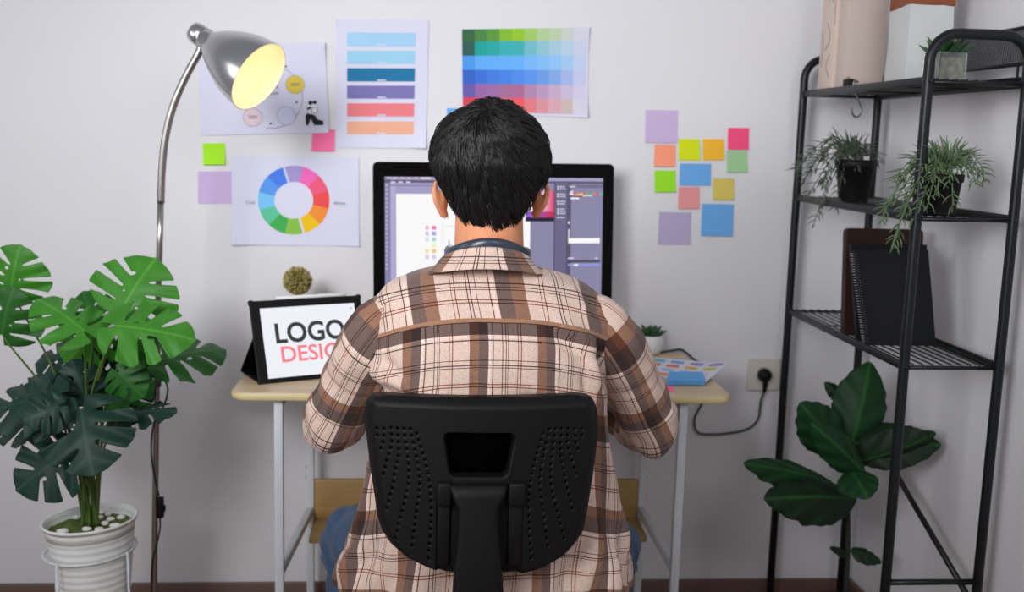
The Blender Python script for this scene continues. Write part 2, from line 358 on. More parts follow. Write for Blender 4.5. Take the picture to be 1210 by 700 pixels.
for a, b in (('fl', 'bl'), ('fr', 'br')):
    xa, xb = legs[a], legs[b]
    for z, nm in ((.305, 'side_rail'), (DT-.03, 'top_rail')):
        p0, p1 = V(xa, DY0+.035, z-.0), V(xb, DY1-.06, z+(.0))
        d = nrm(p1-p0); s = nrm(np.cross(d, V(0, 0, 1))); u = np.cross(s, d); Lg = np.linalg.norm(p1-p0)-.018
        G().add(*rbox((p0+p1)/2, (.018, Lg, .022), .002, M=frame3(s, d, u))).build(nm, M['white_metal'], desk)
    for z in (.515, .535):
        pass
zs = .275
g = G().add(*rbox(((legs['bl']+legs['br'])/2, DY1-.12, zs), (legs['br']-legs['bl']-.022, .17, .018), .002)); g.build('lower_shelf', M['oak'], desk)
g = G().add(*rbox(((legs['bl']+legs['br'])/2, DY1-.062, zs+.064), (legs['br']-legs['bl']-.022, .016, .11), .002)); g.build('back_board', M['oak'], desk)
for nm in ('bl', 'br'):
    for z in (.40, .43):
        sx_ = 1 if nm == 'bl' else -1
        G().add(*lathe((legs[nm]-sx_*.0098, DY1-.068+.003, z), [(.003, 0), (.0035, .001), (.0015, .003)], 12, (-sx_, 0, 0))).build('bolt', M['alu'], desk)

# ------------------------------------------------------------------ monitor
MC = V(.1798, -.1261, 1.2634); my = .11; MXa = V(math.cos(my), math.sin(my), 0); mt = math.radians(3)
MYa = V(-math.sin(my)*-math.sin(mt), math.cos(my)*math.sin(mt), math.cos(mt)); MYa = nrm(MYa-MXa*(MYa@MXa)); MNa = np.cross(MXa, MYa)   # MNa faces -y
if MNa[1] > 0: MNa = -MNa
TL = U(440.3, 191, -.155); TR = U(726, 194, -.155+.05)
MXa = nrm(TR-TL); MW = np.linalg.norm(TR-TL); MYa = nrm(V(0, .04, 1)-MXa*(V(0, .04, 1)@MXa)); MNa = np.cross(MXa, MYa)
if MNa[1] > 0: MNa = -MNa
MH = MW*.62
def MP(x, y, d=0): return TL+MXa*x-MYa*y+MNa*d        # metres from the top-left corner
mon = empty('desktop_monitor', (MP(MW/2, 0)[0], -.1, DT), 'large black-framed desktop monitor showing design software, behind the man', 'monitor')
g = G(); c = MP(MW/2, MH/2, -.012)
g.add(*prism(rrect(MW, MH, .014, 6), .012, c, MXa, MYa, .0012)); bz = g.build('bezel', M['blackg'], mon); sharp(bz)
g = G(); n = 12
for k in range(3): g.add(*prism(rrect(MW-.02-.10*k, MH-.02-.09*k, .03, 6), .014, c-MNa*(-.0)+MNa*(-.014*(k+1)), MXa, MYa, .003))
g.build('rear_housing', M['alu'], mon)
# display contents laid out on the screen
def to_m(px, py):            # pixel -> monitor plane coordinates
    d = AF*FPX+AR*(px-605)+AU*(350-py); t = ((TL-CP)@MNa)/(d@MNa); p = CP+d*t-TL; return p@MXa, -(p@MYa)
SL = .019; x0, y0 = to_m(454.4, 208.8)
SW = MW-2*x0; SH = MH-y0-.045
g = G(); lay = [0]
def srect(pxa, pya, pxb, pyb, col, col2=None, ax=0):
    lay[0] += 1
    xa, ya = to_m(pxa, pya); xb, yb = to_m(pxb, pyb); xa, xb = max(xa, x0), min(xb, x0+SW); ya = min(max(ya, y0), y0+SH); yb = min(yb, y0+SH); e = .0004+lay[0]*.000004
    nx = 10 if col2 is not None else 1; c1 = np.array(lin(col)); cb = np.array(lin(col2)) if col2 is not None else c1
    for i in range(nx):
        s0, s1 = i/nx, (i+1)/nx; a = xa+(xb-xa)*s0; b_ = xa+(xb-xa)*s1
        if ax == 0: q = [MP(a, yb, e), MP(b_, yb, e), MP(b_, ya, e), MP(a, ya, e)]; cc = [c1+(cb-c1)*s0, c1+(cb-c1)*s1, c1+(cb-c1)*s1, c1+(cb-c1)*s0]
        else: ra = ya+(yb-ya)*s0; rb = ya+(yb-ya)*s1; q = [MP(xa, rb, e), MP(xb, rb, e), MP(xb, ra, e), MP(xa, ra, e)]; cc = [c1+(cb-c1)*s1]*2+[c1+(cb-c1)*s0]*2
        g.add(q, [(0, 1, 2, 3)], col=cc, smooth=False)
srect(400, 200, 760, 480, 'a59fc8')
srect(400, 200, 462, 480, '8c86b0'); srect(462, 208, 468, 480, 'b4aed6')
srect(400, 200, 760, 212.2, 'a99fc0'); srect(400, 212.2, 760, 218, '5b5468'); srect(400, 218, 760, 222, '8b83a6')
for i in range(7): srect(457+i*8, 209.6, 461+i*8+random.random()*2, 211, 'ded6ee')
srect(497, 209.8, 509, 211.3, 'ffffff')
for i in range(3): srect(462+i*9, 214.4, 467+i*9, 216, 'e8e0f4')
for i in range(20): srect(456, 218+i*5.2, 457.6, 220+i*5.2, 'd8d2ee'); 
srect(460.3, 217, 461, 480, '6b648a')
srect(468, 229, 627, 420, 'ffffff')
for k, (a, b) in enumerate((('f3b0d0', 'f077b4'), ('cfc3f0', 'b0a2ee'), ('cfeaf0', 'a4e2d6'), ('ffffff', 'fbf3c8'), ('f8dfa0', 'f6cd72'), ('e4c4ee', 'e0d0f2'))):
    yy = 267+k*6.9; srect(502.5, yy, 506.6, yy+4.6, a); srect(510.3, yy, 515.2, yy+4.6, b)
srect(523, 262, 523.5, 318, 'd9d6ea'); srect(523, 267, 545, 267.5, 'd9d6ea')
def stext(s, px, py, hpx, col):
    v, f = text_mesh(s); xa, ya = to_m(px, py); h = to_m(px, py)[1]-to_m(px, py-hpx)[1]; lay[0] += 1
    g.add([MP(xa+a*h, ya-b*h, .0004+lay[0]*.000004) for a, b in v], f, col=lin(col), smooth=False)
stext('L', 530, 290.5, 6.5, '2c6a60'); stext('D', 525.5, 258.5, 5.5, '2c6a60')
srect(627, 218, 760, 480, '8b87a8')
srect(621, 225.6, 655, 262, 'ffffff', 'e8509a')
srect(640, 225.6, 655, 250, 'f4b8d8', 'e0105a'); srect(621, 250, 655, 259, '8a5ad8', 'd0103c'); srect(621, 257, 655, 262, '0a0a20')
srect(655, 216, 656.4, 480, '4d4766'); srect(656.4, 216, 670, 480, '6a6586')
for yy in (220, 222.8, 228.8, 231.6, 237.5, 240.2, 246.5, 249, 251.6, 256.5): srect(658.5, yy, 660.3, yy+1.4, 'ffffff'); srect(661.2, yy+.1, 668.5-random.random()*2, yy+1.3, 'd6d0ee')
srect(670, 216, 671.4, 480, '58526e'); srect(671.4, 218, 760, 222.5, '6f698c'); srect(673.5, 220, 680, 221.4, 'e8e4f6')
srect(673.5, 226, 677, 227.5, 'ffffff')
for i, c_ in enumerate(('ffffff', 'ff4060', 'ff9040', 'ffd030', 'f0503a', '50c060', '30b0a0', 'f08040', 'e04080', '60c090')): srect(673+i*3.9, 228.3, 677+i*3.9, 230.3, c_)
srect(676, 230.6, 700, 232, 'e8e2f0'); srect(674, 233.6, 684, 235.4, 'ffffff'); srect(674, 231.2, 688, 232.6, '2a2635')
srect(671.2, 262, 672.8, 264.6, 'ffffff'); srect(671.4, 271, 672.6, 282, 'e8e4f6'); srect(671.4, 281.5, 708.5, 287.6, 'ffffff')
srect(671, 304.5, 678, 306, 'e0dcf2'); srect(703, 304.5, 706, 306, 'e0dcf2'); srect(671, 307.6, 709, 310.4, '4b4658'); srect(671, 312, 709, 314.6, '8f9ae8'); srect(678, 312.2, 683, 314.4, 'ffffff')
g.build('screen', M['screen'], mon, label='lit display with a white canvas and panels')
g = G(); bx = MP(MW/2, MH)
g.add(*rbox((bx[0], -.10, DT+.004), (.20, .17, .008), .004)); g.build('stand_foot', M['alu'], mon)
g = G(); g.add(*tube([MP(MW/2, MH*.62, -.05), V(bx[0], -.052, DT+.12), V(bx[0], -.045, DT+.006)], .012, 12, 5, 4.0)); g.build('stand_neck', M['alu'], mon)

# ------------------------------------------------------------------ paper on the wall
def poster(name, px4, label, cat, curl, draw, back='f'):
    C4 = [U(a, b, -.0015) for a, b in px4]      # TL TR BR BL
    Wm = np.linalg.norm(C4[1]-C4[0]); Hm = np.linalg.norm(C4[3]-C4[0])
    def P(s, t, lay=0):
        s = np.asarray(s, float); t = np.asarray(t, float)
        q = (1-s)[:, None]*(1-t)[:, None]*C4[0]+s[:, None]*(1-t)[:, None]*C4[1]+s[:, None]*t[:, None]*C4[2]+(1-s)[:, None]*t[:, None]*C4[3]
        e = .001+.0006*np.sin(s*5+t*3)**2
        for (cs, ct, amp, rad) in curl: d = np.hypot((s-cs)*Wm, (t-ct)*Hm); e = e+amp*np.clip(1-d/rad, 0, 1)**2
        q[:, 1] -= e+lay; return q
    g = G(); pc = lin('dcdcf0')
    v, f, uv = sheet(lambda s, t: P(s, 1-t), 28, 24); g.add(v, f, col=pc)
    v2, f2, _ = sheet(lambda s, t: P(s, 1-t, -.0004), 28, 24); g.add(v2, [q[::-1] for q in f2], col=pc)
    cnt = [0]
    def rect(s0, t0, s1, t1, col, nx=6, ny=2):
        cnt[0] += 1; e = .00035+cnt[0]*.000012
        v, f, _ = sheet(lambda a, b: P(s0+(s1-s0)*a, t1+(t0-t1)*b, e), nx, ny); g.add(v, f, col=lin(col) if isinstance(col, str) else col)
    def poly(pts, col):
        cnt[0] += 1; pts = np.array(pts); g.add(P(pts[:, 0], pts[:, 1], .00035+cnt[0]*.000012), [tuple(range(len(pts)))], col=lin(col), smooth=False)
    def text(s, cs, ct, h, col, anchor=0):
        v, f = text_mesh(s); w = v[:, 0].max()*h/Wm; cnt[0] += 1
        g.add(P(cs-w*anchor+v[:, 0]*h/Wm, ct-v[:, 1]*h/Hm, .0005+cnt[0]*.000012), f, col=lin(col), smooth=False)
    draw(rect, poly, text, Wm, Hm)
    return g.build(name, M['paper'], label=label, cat=cat)
def circ(cx, cy, r, W_, H_, n=28): return [(cx+r*math.cos(-a*2*PI/n)/W_, cy-r*math.sin(-a*2*PI/n)/H_) for a in range(n)][::-1]
def arcband(cx, cy, r0, r1, a0, a1, W_, H_, n=8):
    o = []
    for i in range(n+1): a = math.radians(a0+(a1-a0)*i/n); o.append((cx+r1*math.cos(a)/W_, cy-r1*math.sin(a)/H_))
    for i in range(n, -1, -1): a = math.radians(a0+(a1-a0)*i/n); o.append((cx+r0*math.cos(a)/W_, cy-r0*math.sin(a)/H_))
    return o[::-1]
def d_bars(rect, poly, text, W_, H_):
    bars = [(.10, .205, 'a5d3f2'), (.238, .342, '9fd3ec'), (.374, .478, '1d76a6'), (.51, .612, '7f78b6'), (.648, .752, 'ee8088'), (.79, .892, 'f0b193')]
    for t0, t1, c_ in bars:
        rect(.118, t0, .862, t1, c_, 10, 2); rect(.45, t1-.016, .545, t1-.006, 'cfe0f2', 2, 1)
poster('palette_poster', [(397, 23), (506.6, 23.5), (503, 175), (397.7, 175)], 'tall paper poster with six stacked colour bars, left of the man\'s head', 'poster', [(1, 1, .012, .08), (0, 0, .004, .05)], d_bars)
GC = ['3a6b45 4c8a49 5f9a3f 86bd33 97cb30 a5cf6a b5d29c c0d4ae cdd4cc d6d8e2', '2f6058 17a59b 27aaa6 3bb4b8 40b3b8 74c0cc 92c8d4 a8cede bcd4e8 cdd6ec',
      '4d9cf0 63b0fb 66b2fb 68b4fc 6db6fb 7cbcfa 86c2fa 92c8fa a8cef4 c4d4f0', '3a66cc 3f74da 4680e2 4a86ea 5490ee 5e98ee 70a2ec 88aeea a8bcec c8cfee',
      '6a5fae 9a6aac a070aa a8729c b0709a b88cb4 c29fc4 ccb0d0 d0c0de d4d0e8', 'd84858 e85058 f05058 f85a58 f85e60 e88088 e09aa4 dcaeb8 d0bcb8 d6d4e2']
def d_grid(rect, poly, text, W_, H_):
    ts = [0.0, .145, .31, .475, .64, .80, .965]
    for j, row in enumerate(GC):
        for i, c_ in enumerate(row.split()): rect(.002+i*.0975, max(ts[j], .004), .002+(i+1)*.0975+.001, ts[j+1]+.001, c_, 2, 2)
poster('gradient_poster', [(545.6, 34.5), (696, 32), (694, 139), (546.6, 135)], 'landscape poster of a green, blue, purple and red colour grid above the man', 'poster', [(0, 0, .003, .06), (1, 0, .008, .08), (1, 1, .010, .08)], d_grid)
def d_wheel(rect, poly, text, W_, H_):
    cx, cy = .486, .49; mm = W_/150.5; R1, R0 = 41*mm, 21.7*mm
    warm = ['f4c51a', 'f5923a', 'f04f52', 'f25c80', 'f56cc0', 'a89ad4']; cool = ['8bc34c', '43b055', '5fc8a0', '7cc8f8', '5a9cf0', '4a7fe8']
    ax = 106
    for k in range(6):
        a = ax-180+k*30
        o = 1.3*mm; ux, uy = math.cos(math.radians(ax-90))*o, math.sin(math.radians(ax-90))*o
        poly(arcband(cx+ux/W_, cy-uy/H_, R0, R1, a, a+30.3, W_, H_), warm[k]); poly(arcband(cx-ux/W_, cy+uy/H_, R0, R1, ax+150-k*30, ax+180.3-k*30, W_, H_), cool[::-1][5-k] if 0 else ['4a7fe8', '5a9cf0', '7cc8f8', '5fc8a0', '43b055', '8bc34c'][5-k])
    text('Cool', .145, .535, .0085, '4a4a58', .5); text('Warm', .845, .535, .0085, '4a4a58', .5)
poster('colour_wheel_poster', [(273.4, 184), (423.7, 185.7), (424.8, 291), (274.2, 289.4)], 'white poster with a colour wheel and the words Cool and Warm', 'poster', [(0, 1, .010, .10), (1, 1, .005, .06)], d_wheel)
def d_proc(rect, poly, text, W_, H_):
    mm = W_/150.; N = lambda px, py: ((px-234)/152, (py-50)/108.5)
    def C_(px, py, r, c_, rim='9a9aa8'):
        s, t = N(px, py); [poly(arcband(s, t, (r-.1)*mm, (r+.5)*mm, a_, a_+30.5, W_, H_, 3), rim) for a_ in range(0, 360, 30)]; poly(circ(s, t, r*mm, W_, H_), c_); rect(s-.035, t-.016, s+.035, t-.006, '807880', 1, 1); rect(s-.03, t+.004, s+.03, t+.012, '807880', 1, 1)
    s, t = N(318, 114); [poly(arcband(s, t, 37.4*mm, 38.1*mm, a_, a_+6.2, W_, H_, 1), '8a8a98') for a_ in range(-100, 70, 6)]
    C_(348, 100, 10.7, 'e2c94e'); C_(296, 138, 10.7, 'e6cfd6'); C_(336, 137, 10.7, 'd8dcf6'); C_(322, 68, 10.7, 'd8dcf6')
    for px, py in ((338, 78), (349, 121), (317, 146)): s, t = N(px, py); poly(circ(s, t, 1.2*mm, W_, H_, 10), '303038')
    s, t = N(328, 104); text('CREATIVE', s, t, .0062, '3c3c46', 1); s, t = N(328, 111.5); text('PROCESS', s, t, .0062, '3c3c46', 1)
    def pp(pts, c_): poly([N(a, b) for a, b in pts][::-1], c_)
    pp([(359, 149), (359, 137), (363, 133), (369, 134), (373, 142), (380, 144), (380, 149), (369, 149), (365, 141), (362, 149)], '23232b')
    pp([(362, 134), (364, 124), (371, 123), (374, 130), (372, 137), (366, 137)], 'e8e8f4')
    for q in ((365.5, 122, 2.6), (370.5, 121.5, 2.3)): s, t = N(q[0], q[1]); poly(circ(s, t, q[2]*mm, W_, H_, 12), '23232b')
    s, t = N(370, 131); poly(circ(s, t, 4*mm, W_, H_, 16), '23232b'); poly(circ(s, t, 3.3*mm, W_, H_, 16), 'f0f0fa'); pp([(361, 128), (366, 126), (367, 128), (362, 131)], '23232b')
poster('process_poster', [(234, 51.5), (384, 50), (388.6, 157), (237.5, 160)], 'white poster with linked circles behind the lamp shade', 'poster', [(1, 0, .010, .08), (1, 1, .004, .05)], d_proc)

NOTES = [((253, 182), 26, 25, 'a9ec2c', 'bright green sticky note on the wall left of the colour wheel poster', -1),
 ((254, 221.5), 40, 38, 'cdb6e0', 'lilac sticky note tucked beside the left edge of the colour wheel poster', 0),
 ((382, 166), 27, 26, 'ff78aa', 'pink sticky note between the three left posters', 1),
 ((541, 135.5), 26, 15, '70aeea', 'blue sticky note half hidden behind the man\'s hair', 0),
 ((781.5, 149.7), 38, 39, 'cab6da', 'purple square sticky note, highest of the right cluster', 1),
 ((785.5, 184), 25, 26, 'fda07e', 'peach orange sticky note above the lime green one', 2),
 ((814.5, 176.8), 25, 25, 'd9e620', 'yellow green sticky note right of the peach one', 0),
 ((843, 176.8), 25, 25, 'f7bc38', 'amber sticky note right of the yellow green one', 0),
 ((872.5, 164), 25, 26, 'fa5584', 'hot pink sticky note, topmost at the right end of the cluster', 1),
 ((871, 191), 24.5, 26, 'a4cf9c', 'mint green sticky note under the hot pink one', 0),
 ((785.8, 214.3), 25, 25.5, '9be62c', 'lime green sticky note under the peach one', 0),
 ((821.5, 206.3), 37, 26, '70aeea', 'blue oblong sticky note in the middle of the cluster', 1),
 ((814, 234), 25, 26, 'e69a9c', 'dusty pink sticky note under the blue oblong one', 1),
 ((854.8, 223.6), 25, 25.5, 'd9c866', 'mustard yellow sticky note above the large blue square one', 1),
 ((797.2, 269.8), 38, 38.5, 'b9aecf', 'greyish purple sticky note, lowest at the left of the cluster', 2),
 ((847.5, 260), 37.5, 38.5, '70aeea', 'large blue square sticky note, lowest at the right of the cluster', 2)]
for (cx, cy), w, h, col, lab, tl in NOTES:
    C4 = [U(cx-w/2+tl*.5, cy-h/2, -.0008), U(cx+w/2+tl*.5, cy-h/2+tl*.4, -.0008), U(cx+w/2-tl*.5, cy+h/2, -.0008), U(cx-w/2-tl*.5, cy+h/2-tl*.3, -.0008)]
    am = random.uniform(.003, .007)
    if lab.startswith('lilac'): am = .001
    if lab.startswith('blue sticky note half'): am = .002
    def P(s, t, e=0):
        q = (1-s)[:, None]*(1-t)[:, None]*C4[0]+s[:, None]*(1-t)[:, None]*C4[1]+s[:, None]*t[:, None]*C4[2]+(1-s)[:, None]*t[:, None]*C4[3]
        q[:, 1] -= .0002+am*t**2.2+e; return q
    g = G(); c_ = lin(col); v, f, _ = sheet(lambda s, t: P(s, 1-t), 6, 10); g.add(v, f, col=c_); v, f, _ = sheet(lambda s, t: P(s, 1-t, -.00015), 6, 10); g.add(v, [q[::-1] for q in f], col=c_)
    g.build('sticky_note', M['note'], label=lab, cat='sticky note', group='sticky notes on the wall')

# ------------------------------------------------------------------ floor lamp
LY = -.40
lb = U(182, 700, LY); lp1 = U(186, 400, LY); lp2 = U(190, 240, LY)
d_ = (lp2-lb)/(lp2[2]-lb[2]); foot = lb-d_*lb[2]
lamp = empty('floor_lamp', foot, 'tall metal floor lamp with a curved neck and lit silver shade', 'floor lamp')
g = G().add(*lathe(foot, [(.001, 0), (.125, 0), (.128, .006), (.12, .016), (.03, .022), (.016, .03), (.001, .03)], 48)); g.build('base', M['alu'], lamp)
g = G().add(*tube([foot+V(0, 0, .02), lb, lp1, lp2], .0075, 14, 3)); g.build('pole', M['chrome'], lamp)
neck = [lp2, U(191.5, 200, LY), U(196, 160, LY), U(206, 122, LY), U(221, 88, LY), U(234, 64, LY), U(238, 54, LY)]
g = G(); pts = catmull(neck, 14); rr = [.0085+.0008*(i % 2) for i in range(len(pts))]; g.add(*tube(pts, rr, 12)); g.build('gooseneck', M['chrome'], lamp, label='curved flexible neck')
sc_ = U(306, 91, LY-.055)      # opening centre
cap = U(227, 35.5, LY+.022); ax = nrm(sc_-cap); Ls = np.linalg.norm(sc_-cap)
zc = lambda h: cap+ax*h
g = G(); R = .084
prof = [(.001, 0), (.014, .001), (.022, .006), (.0245, .014), (.0245, .034), (.023, .036), (.0255, .039), (.0255, .058), (.027, .062)]
g.add(*lathe(cap, prof, 40, ax)); g.build('socket_cap', M['alu'], lamp)
L2 = Ls
k = np.linspace(0, 1, 16); so = [(.026+(R-.026)*math.sin(q*PI/2)**.86, .056+(L2-.056)*q) for q in k]
si = [(r-.0015, h) for r, h in so[::-1]]
g = G().add(*lathe(cap, so, 64, ax, cap=False)); g.build('lamp_shade', M['alu'], lamp)
M['inner'] = mat('shade_lining', (.85, .80, .66), .55)
sh_ = lamp.children[-1] if False else [o for o in lamp.children if o.name.startswith('lamp_shade')][0]
g = G().add(*lathe(cap, si+[(.002, .054)], 64, ax, cap=False)); g.add(*lathe(cap, [(R-.0015, L2), (R, L2)], 64, ax, cap=False)); g.build('shade_lining', M['inner'], sh_, label='warm lit inside of the shade')
M['bulb'] = mat('lit_bulb', (1, .87, .55), .4, emit=1.15)
bc = zc(.50*L2)
g = G().add(*ell(bc, (.028, .028, .028), 24, 16)); g.add(*tube([zc(.06), bc], .012, 16)); g.build('bulb', M['bulb'], lamp)
pl = bpy.data.lights.new('bulb_light', 'POINT'); pl.energy = .17; pl.color = (1, .76, .44); pl.shadow_soft_size = .02
po = bpy.data.objects.new('bulb_light', pl); COL.objects.link(po); po.location = tuple(zc(.88*L2))
# lamp cord with switch
cw = lambda px, py: U(px, py, LY-.012)
g = G().add(*tube([cw(186, 452), cw(194, 450), cw(198, 458), cw(197, 470), cw(191, 485), cw(183, 498), cw(179.5, 515), cw(179, 540), cw(183, 565), cw(188, 586)], .0022, 8, 5))
g.add(*tube([cw(189, 612), cw(189, 625), cw(185, 645), cw(180, 665), cw(179, 700), cw(181, 760)], .0022, 8, 5)); g.build('lamp_cord', M['cord'], lamp)
g = G().add(*rbox(cw(186.5, 454.5), (.014, .014, .012), .002)); g.build('cord_clip', M['cord'], lamp)
g = G().add(*rbox(cw(189.5, 600), (.016, .018, .052), .004)); g.add(*rbox(cw(194, 601), (.006, .01, .016), .002)); g.build('switch', M['blackp'], lamp)

# ------------------------------------------------------------------ leaves
def sstep(a, b, x): t = np.clip((x-a)/(b-a), 0, 1); return t*t*(3-2*t)
def monstera_shape(seed, nsl=3):
    r = random.Random(seed); sl = []
    for sd in (-1, 1):
        for i in range(nsl):
            y_ = [.06, .26, .48][i]+r.uniform(-.03, .03); an = math.radians([2, 20, 40][i]+r.uniform(-5, 5)); q0 = [.13, .15, .13][i]*r.uniform(.85, 1.25)
            a = (sd*q0*math.cos(an), y_+q0*math.sin(an)); b = (sd*.85*math.cos(an), y_+.85*math.sin(an)); sl.append((a, b, .016, .052*r.uniform(.8, 1.3)))
    holes = [(r.choice((-1, 1))*.12, r.uniform(.38, .6), .030, .038), (r.choice((-1, 1))*.10, r.uniform(.18, .3), .016, .026)]
    def F(X, Y):
        t = np.clip((Y+.2)/1.2, 1e-4, 1-1e-4); w = .57*np.sin(PI*t**.80)**.50*(1-.10*sstep(.55, 1, t)); f = w-np.abs(X)
        f = np.where(Y < .02, np.minimum(f, np.hypot(X, np.clip(Y, -1, 0)*.25)-.012-np.clip(.02-Y, 0, 1)*.28), f)
        for a, b, r0, r1 in sl:
            dx, dy = b[0]-a[0], b[1]-a[1]; L2 = dx*dx+dy*dy; tt = np.clip(((X-a[0])*dx+(Y-a[1])*dy)/L2, 0, 1)
            f = np.minimum(f, np.hypot(X-a[0]-tt*dx, Y-a[1]-tt*dy)-(r0+(r1-r0)*np.minimum(tt*2.0, 1)**.7))
        for hx, hy, ra, rb in holes: f = np.minimum(f, (np.hypot((X-hx)/ra, (Y-hy)/rb)-1)*.025)
        return f
    return march(F, -.64, .64, -.22, 1.02, 50, 50)
_lc = {}
def leaf_geo(g, base, tip, nhint, width, shape, droop=.12, fold=.15, wave=.02, mat=0, rim=True):
    v2, f = shape; ax_ = np.asarray(tip)-np.asarray(base); L = np.linalg.norm(ax_); Y = ax_/L; Z = nrm(nhint); Z = nrm(Z-Y*(Z@Y)); X = np.cross(Y, Z)
    x, y = v2[:, 0], v2[:, 1]; W_ = width/L
    z = -droop*(y**2-y)*-1*0+droop*4*y*(1-y)*.5-fold*np.abs(x)**1.3+wave*np.sin(y*19+np.abs(x)*-14)*np.abs(x)*2
    P = np.asarray(base)+L*((x*W_)[:, None]*X+y[:, None]*Y+z[:, None]*Z)
    vein = np.exp(-(x/.012)**2)+.35*np.exp(-(np.mod(y-np.abs(x)*.6+.02, .1)-.05)**2/.00006)*np.exp(-np.abs(x)*3); vein = np.clip(vein, 0, 1)
    col = np.stack([vein]*3, 1); g.add(P, f, mat=mat, col=col, uv=v2)
    return Y, Z
def leaf_obj(name, base, tip, nhint, width, shape, mt, parent, **k):
    g = G(); leaf_geo(g, base, tip, nhint, width, shape, **k); o = g.build(name, mt, parent)
    md = o.modifiers.new('thick', 'SOLIDIFY'); md.thickness = .0008; md.offset = 0
    return o

# ------------------------------------------------------------------ monstera in its pot
PY = -.50; pc = U(106, 612, PY); PZ = pc[2]; PR = (U(161, 612, PY)[0]-U(51, 612, PY)[0])/2
pot = empty('potted_monstera', (pc[0], pc[1], PZ-.20), 'large monstera plant in a ribbed white pot beside the lamp', 'potted plant')
tilt = nrm(V(-.05, .02, 1)); Hh = .20
prof = [(.001, -Hh), (PR*.70, -Hh), (PR*.72, -Hh+.005)]
for i in range(44):
    q = i/43; prof.append((PR*(.72+.23*q)+.0012*math.sin(q*PI*22), -Hh+.006+q*(Hh-.012)))
prof += [(PR*1.0, -.008), (PR*1.015, -.002), (PR*1.0, .001), (PR*.955, -.001), (PR*.94, -.012), (PR*.92, -.035), (.001, -.036)]
G().add(*lathe(pc, prof, 72, tilt)).build('pot', M['white_pot'], pot)
# moss bed
g = G(); rings = []; n = 60
for i in range(14):
    r = PR*.925*i/13+.0005
    rings.append(np.array([pc+tilt*(-.024+.004*math.sin(a*7+i)*(i < 12)+random.uniform(-.0015, .0015))+V(r*math.cos(a), r*math.sin(a), -(r*math.cos(a)*tilt[0]+r*math.sin(a)*tilt[1])) for a in np.arange(n)*2*PI/n]))
g.add(np.concatenate(rings), loft_faces(14, n, True, False)); g.build('moss', M['moss'], pot)
def on_moss(px, py):         # point on the moss surface seen at that pixel
    d = AF*FPX+AR*(px-605)+AU*(350-py); p0 = pc+tilt*-.021; t = ((p0-CP)@tilt)/(d@tilt); return CP+d*t
peb = [(74, 630, 8, 5), (90, 613, 6, 4), (95, 606, 4.5, 3.2), (103, 627, 6.5, 4.3), (112, 621, 5.5, 4), (117, 627, 6, 4), (118, 613, 5, 4), (124, 620, 6, 4.5), (128, 609, 5, 3.5), (131, 615, 6, 4), (136, 622, 7, 3.5), (143, 613, 5.5, 4.5), (120, 607, 4.5, 3), (113, 611, 4.5, 3)]
PL = ['large white pebble alone at the left edge of the moss', 'white pebble on the moss just left of the monstera stems', 'small white pebble at the back, left of the monstera stems',
 'white pebble nearest the front rim, below the monstera stems', 'white pebble touching the right side of the monstera stems, front one', 'white pebble in the front row, right of the one nearest the rim', 'white pebble just right of the monstera stems in the middle row',
 'white pebble in the very middle of the cluster right of the stems', 'white pebble at the back of the cluster, right of centre', 'white pebble between the middle one and the right hand front one', 'flat white pebble at the front right of the cluster', 'white pebble furthest right on the moss in the monstera pot',
 'small white pebble furthest back in the cluster', 'small white pebble against the stems at the back of the cluster']
for i, (a, b, ra, rb) in enumerate(peb):
    p = on_moss(a, b); s = 2.45/FPX; r3 = (ra*s*.86, ra*s*.75, rb*s*.62); g = G(); v, f = ell((0, 0, 0), (1, 1, 1), 16, 10)
    v = v*(1+.07*np.sin(v[:, :1]*3+i)+.06*np.cos(v[:, 1:2]*4+i*2))*np.array(r3); ca, sa = math.cos(i), math.sin(i)*.3
    g.add(v+p+tilt*(r3[2]*.55), f)
    lab = PL[i]; _u = {0: 'large white pebble alone at the left edge of the moss', 11: 'white pebble furthest right on the moss in the monstera pot', 3: 'white pebble nearest the front rim, below the monstera stems'}.get(i, 'small white pebble in the cluster right of the monstera stems')
    g.build('pebble', M['stone'], label=lab, cat='pebble', group='white pebbles on the moss')
